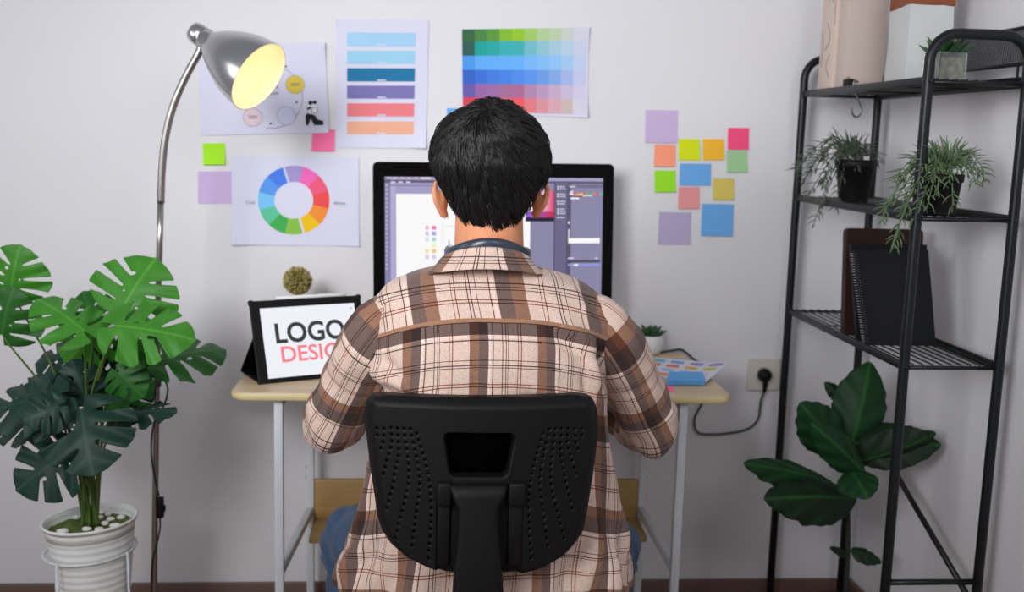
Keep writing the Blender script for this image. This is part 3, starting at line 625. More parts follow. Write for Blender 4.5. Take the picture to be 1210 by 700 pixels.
# leaves: (base px, tip px, y base, y tip, width m, normal, material, seed)
LV = [((146, 362), (184, 306), -.56, -.50, .165, (-.1, -1, .35), 'leaf_a', 1), ((136, 385), (230, 402), -.66, -.66, .13, (.1, -.75, .75), 'leaf_a', 2),
 ((100, 392), (44, 354), -.64, -.58, .120, (.1, -.5, .95), 'leaf_a', 3), ((112, 392), (78, 430), -.54, -.52, .11, (.2, -1, .2), 'leaf_a', 4),
 ((188, 426), (266, 414), -.50, -.42, .15, (-.1, -.42, .9), 'leaf_b', 5), ((13, 343), (24, 290), -.5, -.5, .13, (0, -1, .3), 'leaf_a', 6),
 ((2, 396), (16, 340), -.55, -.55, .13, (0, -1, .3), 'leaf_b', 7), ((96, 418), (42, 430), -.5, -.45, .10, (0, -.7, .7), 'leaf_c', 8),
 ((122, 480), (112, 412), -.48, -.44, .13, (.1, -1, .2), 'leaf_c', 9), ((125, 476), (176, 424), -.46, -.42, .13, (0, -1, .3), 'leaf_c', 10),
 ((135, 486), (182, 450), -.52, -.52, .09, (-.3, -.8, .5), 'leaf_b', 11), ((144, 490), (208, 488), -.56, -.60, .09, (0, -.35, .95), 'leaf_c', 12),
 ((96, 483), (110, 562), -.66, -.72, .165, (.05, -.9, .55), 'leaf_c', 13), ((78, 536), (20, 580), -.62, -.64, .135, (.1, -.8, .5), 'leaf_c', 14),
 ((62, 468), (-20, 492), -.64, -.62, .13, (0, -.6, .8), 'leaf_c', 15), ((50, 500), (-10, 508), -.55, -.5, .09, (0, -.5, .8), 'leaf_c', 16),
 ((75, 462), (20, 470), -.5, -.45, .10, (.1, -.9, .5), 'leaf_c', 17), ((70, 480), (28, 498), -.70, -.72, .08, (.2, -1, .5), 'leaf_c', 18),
 ((100, 470), (85, 425), -.56, -.54, .09, (.4, -1, .2), 'leaf_c', 19), ((118, 392), (98, 345), -.50, -.44, .10, (.2, -1, .2), 'leaf_b', 20),
 ((140, 440), (170, 470), -.60, -.60, .08, (-.2, -1, .3), 'leaf_b', 21), ((150, 400), (180, 425), -.5, -.46, .09, (0, -.8, .5), 'leaf_b', 22)]
root = pc+tilt*-.02
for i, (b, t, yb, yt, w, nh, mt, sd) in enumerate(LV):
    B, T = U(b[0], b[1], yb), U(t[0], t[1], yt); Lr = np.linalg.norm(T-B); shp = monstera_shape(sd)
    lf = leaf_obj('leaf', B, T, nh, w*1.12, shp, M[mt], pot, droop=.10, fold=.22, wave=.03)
    r0 = root+V(random.uniform(-.02, .02), random.uniform(-.015, .015), 0); mid = (r0+B)/2+V((B[0]-r0[0])*-.18, (B[1]-r0[1])*-.1, (B[2]-r0[2])*.12)
    Ya = nrm(T-B); st = B+Ya*.02*Lr
    G().add(*tube([r0, r0*.6+mid*.4+V(0, 0, .01), mid, B*.85+mid*.15+V(0, 0, .0), st], [.0032, .003, .0026, .0022, .0018], 7, 5)).build('stalk', M['stalk'], lf)
# stand
st = empty('plant_stand', (pc[0], pc[1], 0), 'white wire stand holding the ribbed white pot', 'plant stand')
rz = PZ-.075; RR = PR*.93+.004
g = G(); a = np.linspace(0, 2*PI, 61); g.add(*tube([pc+V(RR*math.cos(q), RR*math.sin(q), rz-PZ-RR*math.cos(q)*tilt[0]*1.0) for q in a], .003, 8)); g.build('ring', M['white_metal'], st)
for q in (-115, -25, 65, 155):
    q = math.radians(q); x, y = math.cos(q), math.sin(q)
    g = G().add(*tube([V(pc[0]+(RR+.004)*x, pc[1]+(RR+.004)*y, rz+.005-RR*x*tilt[0]), V(pc[0]+(RR+.006)*x, pc[1]+(RR+.006)*y, .25), V(pc[0]+(RR+.01)*x, pc[1]+(RR+.01)*y, .003)], .003, 8)); g.build('leg', M['white_metal'], st)
g = G()
for q in (20, 110):
    q = math.radians(q+45); x, y = math.cos(q)*RR, math.sin(q)*RR; g.add(*tube([pc*V(1, 1, 0)+V(x, y, PZ-Hh-.008), pc*V(1, 1, 0)+V(-x, -y, PZ-Hh-.008)], .003, 8))
g.build('cross_bar', M['white_metal'], st)

# ------------------------------------------------------------------ tablet, stylus, dried ball
bL = UZ(307, 455, DT); TW, Th, tyw, tln = .28, .20, .46, .38
tX = V(math.cos(tyw), math.sin(tyw), 0); Tn = V(math.sin(tyw), -math.cos(tyw), 0); TYa = math.cos(tln)*V(0, 0, 1)-math.sin(tln)*Tn
Tn = np.cross(tX, TYa); bR = bL+tX*TW; fN = V(math.sin(tyw), -math.cos(tyw), 0)
def skew(s, t, d=0): return bL+tX*(s*TW)+TYa*(t*Th)+Tn*d
tab = empty('tablet', (bL+bR)/2, 'tablet in a black folding case reading LOGO DESIGN on the desk', 'tablet')
cen = skew(.5, .5)
g = G().add(*prism(rrect(TW, Th, .010, 6), .010, cen-Tn*.010, tX, TYa if np.cross(tX, TYa)@Tn > 0 else TYa, .001)); cs = g.build('case', M['blackp'], tab); sharp(cs)
for s, t in ((0, 0), (1, 0), (1, 1), (0, 1)): G().add(*rbox(skew(.014+.972*s, .020+.960*t, -.0048), (.014, .0115, .014), .005, 3, frame3(tX, Tn, TYa))).build('corner_bumper', M['blackp'], cs)
g = G(); c0, c1 = .075, .93
def tq(s0, t0, s1, t1, d, col): g.add([skew(s0, t0, d), skew(s1, t0, d), skew(s1, t1, d), skew(s0, t1, d)], [(0, 1, 2, 3)], col=lin(col), smooth=False)
tq(.078, .06, .93, .905, .0006, 'f4f6fe')
def ttext(s, s0, t0, ws, hs, d, col, bold=0):
    v, f = text_mesh(s, bold*.012); wv = v[:, 0].max()
    for k in (0,):
        g.add([skew(s0+a/wv*ws, t0+b*hs, d) for a, b in v], f, col=lin(col), smooth=False)
ttext('LOGO', .185, .465, .625, .25, .0008, '22302e', 2.2); ttext('DESIGN', .215, .235, .665, .195, .0009, 'ff7d88', 1.3)
tq(.885, .83, .905, .855, .0009, 'b8c0cc')
g.build('screen', M['screen'], tab, label='lit screen reading LOGO DESIGN')
g = G(); a = skew(.02, .62, -.011); b = skew(.98, .62, -.011); z0 = V(0, 0, 1)
fa = V(skew(.0, .6, -.012)); back = V(0, .085, 0)
def gl_(s_, b_): p = bL+tX*s_*TW-fN*b_; return V(p[0], p[1], DT)
q = [skew(.02, .60, -.011), skew(.98, .60, -.011), gl_(.99, .150)+V(0, 0, .001), gl_(.0, .150)+V(0, 0, .001)]; q2 = [p-fN*.004+V(0, 0, .0015) for p in q]
g.add(q+q2, [(0, 1, 2, 3), (7, 6, 5, 4), (0, 3, 7, 4), (1, 5, 6, 2), (3, 2, 6, 7), (0, 4, 5, 1)], smooth=False)
q = [gl_(0, .150)+V(0, 0, .0005), gl_(.99, .150)+V(0, 0, .0005), gl_(1, .008)+V(0, 0, .0005), gl_(0, .008)+V(0, 0, .0005)]
q2 = [p+V(0, 0, .003) for p in q]; g.add(q+q2, [(3, 2, 1, 0), (4, 5, 6, 7), (0, 1, 5, 4), (1, 2, 6, 5), (2, 3, 7, 6), (3, 0, 4, 7)], smooth=False)
g.build('folding_flap', M['blackp'], tab)
g = G(); p0, p1 = skew(.235, 1.0, -.004)+TYa*.0046, skew(.88, 1.0, -.004)+TYa*.0046
g.add(*tube([p0, p0+tX*.002, p1-tX*.012, p1], [.0030, .0044, .0044, .0012], 14)); g.build('stylus', mat('white_gloss', (.82, .84, .83), .25), label='white stylus lying along the top edge of the tablet', cat='stylus')
by = bL[1]+.29; bc = U(351.5, 332, by); br_ = 17.3/FPX*(bc[1]+2.89)
bs = empty('dried_flower_ball', (bc[0], bc[1], DT), 'spiky dried golden ball on a short stem behind the tablet', 'ornament')
M['dry'] = mat('dried_straw', '9b8a4c', .8, tint=True); g = G(); g.add(*ell(bc, [br_*.72]*3, 24, 16), col=lin('6e5f2e'))
nn = 520
for i in range(nn):
    z = 1-2*(i+.5)/nn; a = i*2.39996; d = V(math.sqrt(1-z*z)*math.cos(a), math.sqrt(1-z*z)*math.sin(a), z); d = nrm(d+RNG.normal(0, .05, 3)); c_ = lin(random.choice(('a8985a', 'c2b47c', '8d7c40', 'b0a468', '7c7038')))
    g.add(*tube([bc+d*br_*.65, bc+d*br_*.9, bc+d*br_*random.uniform(.97, 1.05)], [.0016, .0019, .0006], 5), col=c_)
g.build('spiky_ball', M['dry'], bs)
G().add(*tube([V(bc[0], bc[1], DT+.03), bc-V(0, 0, br_*.6)], .0025, 8)).build('stem', mat('dry_stem', '6b5a30', .8), bs)
G().add(*lathe((bc[0], bc[1], DT), [(.001, 0), (.022, 0), (.03, .03), (.031, .045), (.027, .045), (.026, .036), (.001, .034)], 32)).build('pot', M['ceramic'], bs)

# ------------------------------------------------------------------ right end of the desk
def succulent(name, base, r, nl, parent, mt, up=1.0, seed=1):
    g = G(); rr = random.Random(seed)
    for i in range(nl):
        a = i*2.39996; e = rr.uniform(.15, 1.2)*up*(1-i/nl*.0); ring = i/nl; el = math.radians(20+ring*60*up); L = r*(1.15-.45*ring)*rr.uniform(.9, 1.1)
        d = V(math.cos(a)*math.cos(el), math.sin(a)*math.cos(el), math.sin(el)); p = [base, base+d*L*.35, base+d*L*.7+V(0, 0, .04*L), base+d*L+V(0, 0, .10*L)]
        w = L*.20; v, f = tube(p, [w*.45, w, w*.85, w*.06], 8, 3, .45); g.add(v, f)
    g.build(name, mt, parent)
def UD(px, py): return UZ(px, py, DT)
sp = UD(766, 418); spr = 17.6/FPX*(sp[1]+2.89)*1.02
s1 = empty('potted_succulent', sp, 'small green succulent in a round white pot at the right end of the desk', 'potted plant')
G().add(*lathe(sp, [(.001, 0), (spr*.66, 0), (spr*.8, .004), (spr*.98, spr*.5), (spr, spr*.85), (spr*.93, spr*1.28), (spr*.88, spr*1.32), (spr*.84, spr*1.28), (spr*.85, spr*1.1), (.001, spr*1.1)], 40)).build('pot', M['ceramic'], s1)
succulent('rosette', sp+V(0, 0, spr*1.05), spr*1.15, 22, s1, M['succ'], .75, 3)
# swatch sheet
sq = [UD(752, 421), UD(863, 431), UD(834, 455.5), UD(745, 440)]
def SS(s, t, e=0):
    s = np.asarray(s, float); t = np.asarray(t, float)
    q = (1-s)[:, None]*(1-t)[:, None]*sq[0]+s[:, None]*(1-t)[:, None]*sq[1]+s[:, None]*t[:, None]*sq[2]+(1-s)[:, None]*t[:, None]*sq[3]
    q[:, 2] = DT+.0012+.012*sstep(.75, 1.1, s)*(1-t*.3)+e; return q
g = G(); v, f, _ = sheet(lambda s, t: SS(s, 1-t), 16, 8); g.add(v, f, col=lin('dfe2f2')); v, f, _ = sheet(lambda s, t: SS(s, 1-t, -.0004), 16, 8); g.add(v, [q[::-1] for q in f], col=lin('dfe2f2'))
SWC = [['6ec0d8', '6db0e8', '9a92c8', 'a87fb4'], ['ee7a62', 'f07858', 'f2b830', 'd6cc30'], ['a4d0ee', '9cc8ec', 'b8c0ee', 'e0d0e4'], ['f2b25a', 'f09a6a', '8cb8ee', 'b4a4dc']]
for j in range(4):
    for i in range(4):
        s0 = .19+i*.21-j*.02; t0 = .10+j*.225; v, f, _ = sheet(lambda a, b: SS(s0+.14*a, t0+.135*(1-b), .0003), 3, 2); g.add(v, f, col=lin(SWC[j][i]))
g.build('swatch_sheet', M['paper'], label='white paper sheet of small colour swatches on the right end of the desk', cat='paper')
def slab(name, p4, h, col, mt, lab, cat, lift=0, n=1):
    g = G(); q = [p+V(0, 0, lift) for p in p4]; 
    for k in range(n):
        z = h*k/n; hh = h/n*(.8 if n > 1 else 1); o_ = V(.0004*math.sin(k*3), .0004*math.cos(k*5), 0); a = [p+V(0, 0, z)+o_ for p in q]; b = [p+V(0, 0, z+hh)+o_ for p in q]; g.add(a+b, [(3, 2, 1, 0), (4, 5, 6, 7), (0, 1, 5, 4), (1, 2, 6, 5), (2, 3, 7, 6), (3, 0, 4, 7)], col=lin(col), smooth=False)
    return g.build(name, mt, label=lab, cat=cat)
slab('sticky_note_pad', [UZ(788, 455.5, DT+.002), UZ(833, 455.5, DT+.002), UZ(830, 445, DT+.002), UZ(790, 445, DT+.002)], .012, '67aeea', M['note'], 'blue sticky note pad lying on the swatch sheet', 'sticky notes', 0, 6)
slab('sticky_note', [UD(777, 464), UD(797, 464), UD(793, 454.5), UD(774, 454.5)], .0008, 'ff7ea6', M['note'], 'pink sticky note lying flat on the desk beside the man\'s right elbow', 'sticky note', .0004)
# outlet + cord
so_ = U(901, 442, 0); w = 40/FPX*2.95
sk = empty('wall_socket', (so_[0], 0, so_[2]), 'square cream wall socket with a black plug to the right of the desk', 'socket')
g = G().add(*prism(rrect(w, w, .008, 5), .010, (so_[0], -.0005, so_[2]), (1, 0, 0), (0, 0, 1), .002))
fp = g.build('faceplate', M['socket'], sk); sharp(fp)
G().add(*lathe((so_[0], -.0108, so_[2]), [(.021, 0), (.025, .001), (.026, .003), (.024, .003), (.021, .0005)], 36, (0, -1, 0), cap=False)).build('socket_ring', M['socket'], sk)
pk = empty('power_cord', (so_[0], -.012, so_[2]), 'black power cord plugged into the wall socket and looping up behind the desk', 'cord')
G().add(*lathe((so_[0], -.0105, so_[2]), [(.001, 0), (.018, 0), (.0195, .004), (.019, .016), (.014, .026), (.001, .028)], 30, (0, -1, 0))).add(*tube([(so_[0], -.026, so_[2]), (so_[0]+.001, -.027, so_[2]-.02), (so_[0], -.025, so_[2]-.048)], [.009, .0075, .0048], 12, 3)).build('plug', M['blackp'], pk)
cy_ = -.014
pts = [V(so_[0], -.025, so_[2]-.046), U(899, 475, -.02), U(896, 495, cy_), U(884, 507, cy_), U(862, 512, cy_), U(840, 513.5, cy_), U(826, 512, cy_), U(821, 504, cy_), U(822, 492, cy_), U(830, 476, cy_), U(834, 455, cy_), U(831, 433, cy_), U(818, 420, cy_), U(806, 411, cy_), U(796, 407, -.02), V(*UD(785, 407)[:2], DT+.004)*V(1, 1, 1)]
pts[-1] = V(pts[-2][0]-.04, -.045, DT+.0035); pts.append(V(pts[-1][0]-.12, -.06, DT+.0035))
pts = pts[:12]+[U(820, 425, cy_), V(U(806, 411, cy_)[0], -.014, DT+.004), V(U(794, 407, -.03)[0], -.024, DT+.0035), V(U(780, 407, -.05)[0], -.05, DT+.0035), V(U(765, 407, -.07)[0], -.045, DT+.0035), V(U(745, 407, -.05)[0], -.05, DT+.0035)]
G().add(*tube(pts, .0032, 10, 7)).build('cable', M['cordgrey'], pk)

# ------------------------------------------------------------------ rack
XL, XR, YA, YC = 1.0041, 1.2124, -.0749, -.7933; Z1, Z2, Z3, Z4 = 1.4666, 1.1892, .8762, .3965
rk = empty('metal_shelf_rack', ((XL+XR)/2, (YA+YC)/2, 0), 'tall black metal rack with wire shelves along the right wall', 'shelf rack')
PRr = .0108; TOPZ = Z1+.095
for y in (YA, YC):
    rc = .055; arc = lambda cx, s0, s1: [V(cx+rc*math.cos(a), y, TOPZ-rc+rc*math.sin(a)) for a in np.linspace(s0, s1, 9)]
    path = [V(XL, y, .003), V(XL, y, .6), V(XL, y, 1.2), V(XL, y, TOPZ-rc-.002)]+arc(XL+rc, PI, PI/2)+arc(XR-rc, PI/2, 0)+[V(XR, y, TOPZ-rc-.002), V(XR, y, 1.2), V(XR, y, .6), V(XR, y, .003)]
    fr_ = G().add(*tube(path, PRr, 14)).build('end_frame', M['black_metal'], rk)
    for x in (XL, XR):
        G().add(*lathe((x, y, 0), [(.001, 0), (.014, 0), (.014, .012), (.0115, .02), (.001, .02)], 16)).build('foot_cap', M['blackp'], fr_)
    for x in (XL, XR):
        for z in (Z1, Z2, Z3): G().add(*lathe((x, y-.0105, z), [(.0045, 0), (.0045, .0015), (.002, .003), (.001, .003)], 12, (0, -1, 0))).build('bolt', M['black_metal'], fr_)
for z in (Z1, Z2, Z3):
    g = G()
    if z == .12: g.add(*tube([V(XL, YA, z), V(XR, YA, z)], .007, 10)); g.add(*tube([V(XL, YC, z), V(XR, YC, z)], .007, 10))
    for x in (XL, XR): g.add(*rbox((x, (YA+YC)/2, z), (.012, YA-YC-.012, .018), .004, 2))
    for y in (YA, YC): g.add(*tube([V(XL, y, z-.002), V(XR, y, z-.002)], .0045, 8))
    for i in range(1, 10):
        x = XL+(XR-XL)*i/10; g.add(*tube([V(x, YA, z+.004), V(x, YC, z+.004)], .0017, 6))
    for y in (YA-.24, YA-.48): g.add(*tube([V(XL, y, z), V(XR, y, z)], .0022, 6))
    g.build('wire_shelf', M['black_metal'], rk)
for y in (YC,): G().add(*tube([V(XL, y, Z4), V(XR, y, Z4)], .0065, 10)).build('cross_bar', M['black_metal'], rk)
G().add(*tube([V(XR-.004, YA, .62), V(XR-.004, YC, .34)], .007, 10)).build('diagonal_brace', M['black_metal'], rk)
ZT = Z1+.0057
# S hook
g = G(); hx = lambda px, py: U(px, py, YC+.29)
hy = UX(1010, 100, XL-.002)[1]; H = lambda px, py: U(px, py, hy)
g.add(*tube([H(1014, 97), H(1010, 95.5), H(1008.5, 100), H(1010, 108), H(1014, 118), H(1018, 128), H(1017, 135), H(1011.5, 138.5), H(1007, 134), H(1006, 127)], .0024, 8, 6))
g.build('s_hook', mat('hook_steel', (.16, .17, .18), .35, metal=.7), label='grey metal S hook hanging from the top rail of the rack', cat='hook')
# cartons and files on top shelf
M['cream'] = mat('cream_card', 'd0bfb2', .7, cvar=.03); M['cream2'] = mat('beige_card', 'c2b3aa', .7, cvar=.04)
def hexa(g, b4, t4, col=None, mat=0): g.add(list(b4)+list(t4), [(3, 2, 1, 0), (4, 5, 6, 7), (0, 1, 5, 4), (1, 2, 6, 5), (2, 3, 7, 6), (3, 0, 4, 7)], col=col, mat=mat, smooth=False)
def block(g, x0, y0, x1, y1, z0, z1, ang=0, col=None, mat=0, r=.0015, lean=0):
    c = V((x0+x1)/2, (y0+y1)/2, (z0+z1)/2); a = math.radians(ang); Mx = np.array([[math.cos(a), -math.sin(a), 0], [math.sin(a), math.cos(a), 0], [0, 0, 1]])
    v, f = rbox((0, 0, 0), (x1-x0, y1-y0, z1-z0), r, 1); v = v@Mx.T+c
    if lean: v[:, 0] += (v[:, 2]-z0)*lean
    g.add(v, f, mat=mat, col=col)
def bx8(g, p0, p1, h, dep, mat_=0, r=.002):      # upright box, front face from p0 to p1
    d = nrm((p1-p0)*V(1, 1, 0)); n_ = V(-d[1], d[0], 0); w_ = np.linalg.norm((p1-p0)[:2]); c = (p0+p1)/2+n_*dep/2; c = V(c[0], c[1], ZT+h/2); g.add(*rbox(c, (w_, dep, h), r, 2, frame3(d, n_, V(0, 0, 1))), mat=mat_)
g = G(); g.add(*rbox((1.0185, -.203, ZT+.155), (.013, .098, .31), .0015)); mf = g.build('file_folder', M['cream'], label='thin cream folder with dark cracks at the left end of the top shelf', cat='file folder'); sharp(mf)
g = G()
for pts_ in (((-.235, .265), (-.215, .235), (-.23, .215)), ((-.17, .29), (-.195, .25), (-.2, .22)), ((-.2, .17), (-.22, .13), (-.19, .10)), ((-.225, .09), (-.205, .06), (-.23, .03)), ((-.165, .15), (-.175, .11), (-.17, .06)), ((-.243, .30), (-.243, .2), (-.244, .16))):
    g.add(*tube([V(1.0118, a, ZT+b) for a, b in pts_], .0007, 4, 3))
g.build('dark_crack', mat('crack_ink', (.06, .05, .05), .8), mf)
b0 = V(U(997, 100, -.30)[0], -.30, 0); b1 = V(U(1043, 97, -.29)[0], -.29, 0); g = G(); bx8(g, b0, b1, .31, .075); fo = g.build('storage_box', M['cream2'], label='tall beige box standing between the cream folder and the white bag', cat='box'); sharp(fo)
e0 = V(1.088, -.50, ZT); e1 = V(U(1122, 95, -.49)[0], -.488, ZT); e2 = V(1.108, -.345, ZT); e3 = e1+e2-e0
bg = empty('paper_bag', (e0+e1+e2+e3)/4, 'white paper bag with a brown folded top on the top shelf of the rack', 'bag')
M['bag'] = mat('white_kraft', (.62, .64, .63), .65, bump=.2, bscale=30, cvar=.03)
g = G(); hB = .186; ring = []
for k in range(9):
    q = k/8; z = ZT+q*hB; c = (e0+e1+e2+e3)/4; s = 1-.03*q
    crn = [e0, e1, e3, e2]; pts_ = []
    for i in range(4):
        A_, B_ = crn[i], crn[(i+1) % 4]
        for j in range(4):
            p = A_+(B_-A_)*j/4; p = c+(p-c)*s; p = p+nrm((p-c)*V(1, 1, 0))*(.0015*math.sin(q*9+i*2+j*1.7)+(.002*math.sin(q*PI) if j else 0)); pts_.append(V(p[0], p[1], z))
    ring.append(pts_)
g.add(np.array(ring).reshape(-1, 3), loft_faces(9, 16)); bgo = g.build('body', M['bag'], bg); sharp(bgo, 50)
g = G(); ring = []
for z, s in ((ZT+hB-.002, .975), (ZT+hB, 1.0), (ZT+hB+.05, 1.0), (ZT+hB+.055, .9)):
    c = (e0+e1+e2+e3)/4; ring.append([V(*(c+(p-c)*s)[:2], z) for p in (e0, e1, e3, e2)])
g.add(np.array(ring).reshape(-1, 3), loft_faces(4, 4), smooth=False); g.build('folded_top', mat('brown_card', '8a4a2a', .7), bg, label='brown folded top')
# binder clip
p = UX(1003, 99, XL+.010); g = G().add(*rbox((p[0], p[1], ZT+.0105), (.02, .032, .020), .003)); g.add(*tube([V(p[0]-.004, p[1]-.01, ZT+.02), V(p[0]-.004, p[1]-.008, ZT+.024), V(p[0]-.004, p[1]+.008, ZT+.024), V(p[0]-.004, p[1]+.01, ZT+.02)], .001, 6)); g.build('binder_clip', M['blackp'], label='small black clip at the front edge of the top shelf', cat='clip')
# glass cube with succulent
gc = UZ(1123, 95, ZT); gs = 36/FPX*(gc[1]+2.89)
gl = empty('glass_planter', (gc[0], gc[1]+gs/2, ZT), 'clear glass cube with a green succulent near the front of the top shelf', 'potted plant')
cc = V(gc[0], gc[1]+gs/2, ZT)
g = G(); 
a_ = math.radians(8); Mx = np.array([[math.cos(a_), -math.sin(a_), 0], [math.sin(a_), math.cos(a_), 0], [0, 0, 1]])
def wallb(cx, cy, sx, sy, z0, z1): v, f = rbox((cx, cy, (z0+z1)/2), (sx, sy, z1-z0), .0006, 1); g.add(v@Mx.T+cc, f, smooth=False)
for sx_, sy_, w1, w2 in ((0, -1, gs, .0025), (0, 1, gs, .0025), (-1, 0, .0025, gs-.005), (1, 0, .0025, gs-.005)): wallb(sx_*(gs/2-.00125), sy_*(gs/2-.00125), w1, w2, 0, gs*.92)
wallb(0, 0, gs-.005, gs-.005, .0, .003); g.build('glass_cube', M['glass'], gl)
g = G(); v, f = rbox((0, 0, gs*.40), (gs-.0075, gs-.0075, gs*.72), .001, 1); g.add(v@Mx.T+cc, f); g.build('gravel', mat('sandy_gravel', '8f8874', .9, cvar=.5, vscale=70, bump=1, bscale=150), gl)
succulent('rosette', cc+V(0, 0, gs*.74), gs*.85, 26, gl, M['succ'], 1.25, 8)
# mesh tray
mt_ = empty('mesh_tray', (XR-.02, -.50, ZT), 'black wire mesh letter tray leaning on the wall at the right of the top shelf', 'tray')
A0 = V(XR-.015, -.43, ZT+.035); A1 = V(XR-.004, -.782, ZT+.035); hM = .085; oV = V(.025, 0, .0)
dY = nrm(A1-A0); up_ = V(.06, 0, hM); Lm = np.linalg.norm(A1-A0)
g = G(); 
for p, q in ((A0, A1), (A0+up_, A1+up_), (A0, A0+up_), (A1, A1+up_)): g.add(*tube([p, q], .004, 8))
g.build('rim', M['black_metal'], mt_)
g = G(); step = .0078; nU = int((Lm+hM*1.2)/step)
nv_ = nrm(np.cross(dY, up_))
for sgn in (1, -1):
    for i in range(nU):
        s0 = i*step-(0 if sgn < 0 else hM*1.1); s1 = s0+sgn*hM*1.1
        if sgn < 0: pass
        t0, t1 = 0., 1.
        def clipt(s0, s1):
            lo, hi = 0., 1.; ds = s1-s0
            a, b = sorted(((0-s0)/ds, (Lm-s0)/ds)); return max(lo, a), min(hi, b)
        lo, hi = clipt(s0, s1)
        if hi-lo < .02: continue
        p = A0+dY*(s0+(s1-s0)*lo)+up_*lo; q = A0+dY*(s0+(s1-s0)*hi)+up_*hi
        wv = nrm(np.cross(q-p, nv_))*.00055; g.add([p-wv, q-wv, q+wv, p+wv, p-wv+nv_*.001, q-wv+nv_*.001, q+wv+nv_*.001, p+wv+nv_*.001], [(0, 1, 2, 3), (7, 6, 5, 4), (0, 4, 5, 1), (2, 6, 7, 3)], smooth=False)
g.build('wire_mesh', M['black_metal'], mt_)
g = G().add(*box(A0+V(.004, 0, -.03), V(XR+.03, A1[1], A0[2]-.026))); 
for yy in (A0[1]-.02, A1[1]+.02): g.add(*tube([V(XR-.004, yy, ZT), V(XR-.004, yy, ZT+.04)], .003, 8))
g.build('tray_floor', M['black_metal'], mt_)

# trailing plants
def trailing(px, pyb, hpx, lab, seed, mt, spots, z=Z2+.0057, shift=0):
    c = UZ(px, pyb, z); c[0] = min(max(c[0], XL+.06), XR-.055); s = (c[1]+2.89)/FPX; h = hpx*s; r = h*.50
    e = empty('trailing_plant', c, lab, 'potted plant')
    G().add(*lathe(c, [(.001, 0), (r*.66, 0), (r*.70, .004), (r*.9, h*.80), (r*.98, h*.81), (r, h), (r*.94, h), (r*.9, h*.88), (.001, h*.87)], 36)).build('pot', M['blackp'], e)
    rr = random.Random(seed); g = G(); nl = 0
    for (tx, ty, dy) in spots:
        for rep in range(1+(rr.random() < .5)):
            st_ = c+V(rr.uniform(-.5, .5)*r, rr.uniform(-.5, .5)*r, h*.88); T = U(tx+rr.uniform(-5, 5), ty+rr.uniform(-5, 5), c[1]+dy+rr.uniform(-.02, .02))
            L_ = np.linalg.norm(T-st_); top_ = st_*.55+T*.45+V(0, 0, .03+.28*L_); 
            if T[2] > st_[2]+.02: top_ = (st_+T)/2+V(0, 0, .01)
            path = catmull([st_, st_*.8+top_*.2+V(0, 0, .02), top_, T*.7+top_*.3+V(0, 0, .01), T], 5); g.add(*tube(path, .0011, 5))
            for k in range(5, len(path)-1, 1):
                for sd in (0, 1):
                    if rr.random() < .30: continue
                    t_ = nrm(path[k+1]-path[k-1] if k+1 < len(path) else path[k]-path[k-1]); side = nrm(np.cross(t_, nrm(V(rr.uniform(-1, 1), rr.uniform(-1, 1), rr.uniform(-1, 1))))); d = nrm(t_*.55+side*.85); ll = rr.uniform(.018, .032)
                    p = [path[k], path[k]+d*ll*.5, path[k]+d*ll*.85+t_*ll*.45+V(0, 0, .006)]; g.add(*tube(p, [.0011, .0022, .0006], 5, 3, .6)); nl += 1
    g.build('foliage', mt, e)
trailing(1008, 238, 50, 'trailing grey-green plant in a black pot, further back on the second shelf', 3, M['traild'],
 [(938, 202, 0), (945, 222, 0), (960, 268, 0), (950, 240, 0), (962, 205, .0), (975, 225, -.02), (985, 250, -.03), (972, 190, 0), (995, 178, 0), (1018, 172, 0), (1040, 190, .0), (1012, 205, -.03), (1000, 215, -.03), (965, 250, 0), (988, 200, -.02), (1022, 185, .02)])
trailing(1106, 254, 50, 'trailing green plant in a black pot, nearer the camera on the second shelf', 5, M['trail'],
 [(1052, 240, 0), (1040, 258, 0), (1036, 265, 0), (1060, 285, -.0), (1056, 300, 0), (1070, 272, -.02), (1090, 250, -.04), (1110, 235, -.05), (1122, 250, -.05), (1060, 215, 0), (1085, 200, -.02), (1105, 190, 0), (1120, 182, 0), (1140, 190, .0), (1158, 205, 0), (1166, 218, 0), (1150, 215, 0), (1118, 215, -.05), (1075, 230, -.02), (1065, 250, 0), (1135, 205, 0), (1104, 212, -.05)])
# notebooks on third shelf
ZS = Z3+.0057
def lean_book(pbl, pbr, ptl, ptr, th, dy):   # bottom pixels on the shelf, top pixels at depth dy behind
    a, b = UZ(*pbl, ZS), UZ(*pbr, ZS); c, d = U(*ptr, b[1]+dy), U(*ptl, a[1]+dy); n_ = nrm(np.cross(b-a, d-a)); 
    if n_[1] < 0: n_ = -n_
    return a, b, c, d, n_*th
a, b, c, d, o_ = lean_book((1024, 407), (1106, 408), (1009, 296), (1097, 296), .012, .03)
nb = empty('spiral_notebook', (a+b)/2, 'black wire-bound notebook standing frontmost on the third shelf', 'notebook')
def bookgeo(g, a, b, c, d, o_): g.add([a, b, c, d, a+o_, b+o_, c+o_, d+o_], [(0, 1, 2, 3), (7, 6, 5, 4), (0, 4, 5, 1), (1, 5, 6, 2), (2, 6, 7, 3), (3, 7, 4, 0)], smooth=False)
M['nb'] = mat('black_cover', (.006, .007, .009), .5, bump=.2, spec=.2); M['nbb'] = mat('brown_leather', '2a1813', .5, spec=.25, cvar=.15, vscale=12)
g = G(); bookgeo(g, a, b, c, d, o_*.12); bookgeo(g, a+o_*.88, b+o_*.88, c+o_*.88, d+o_*.88, o_*.12); g.build('cover', M['nb'], nb)
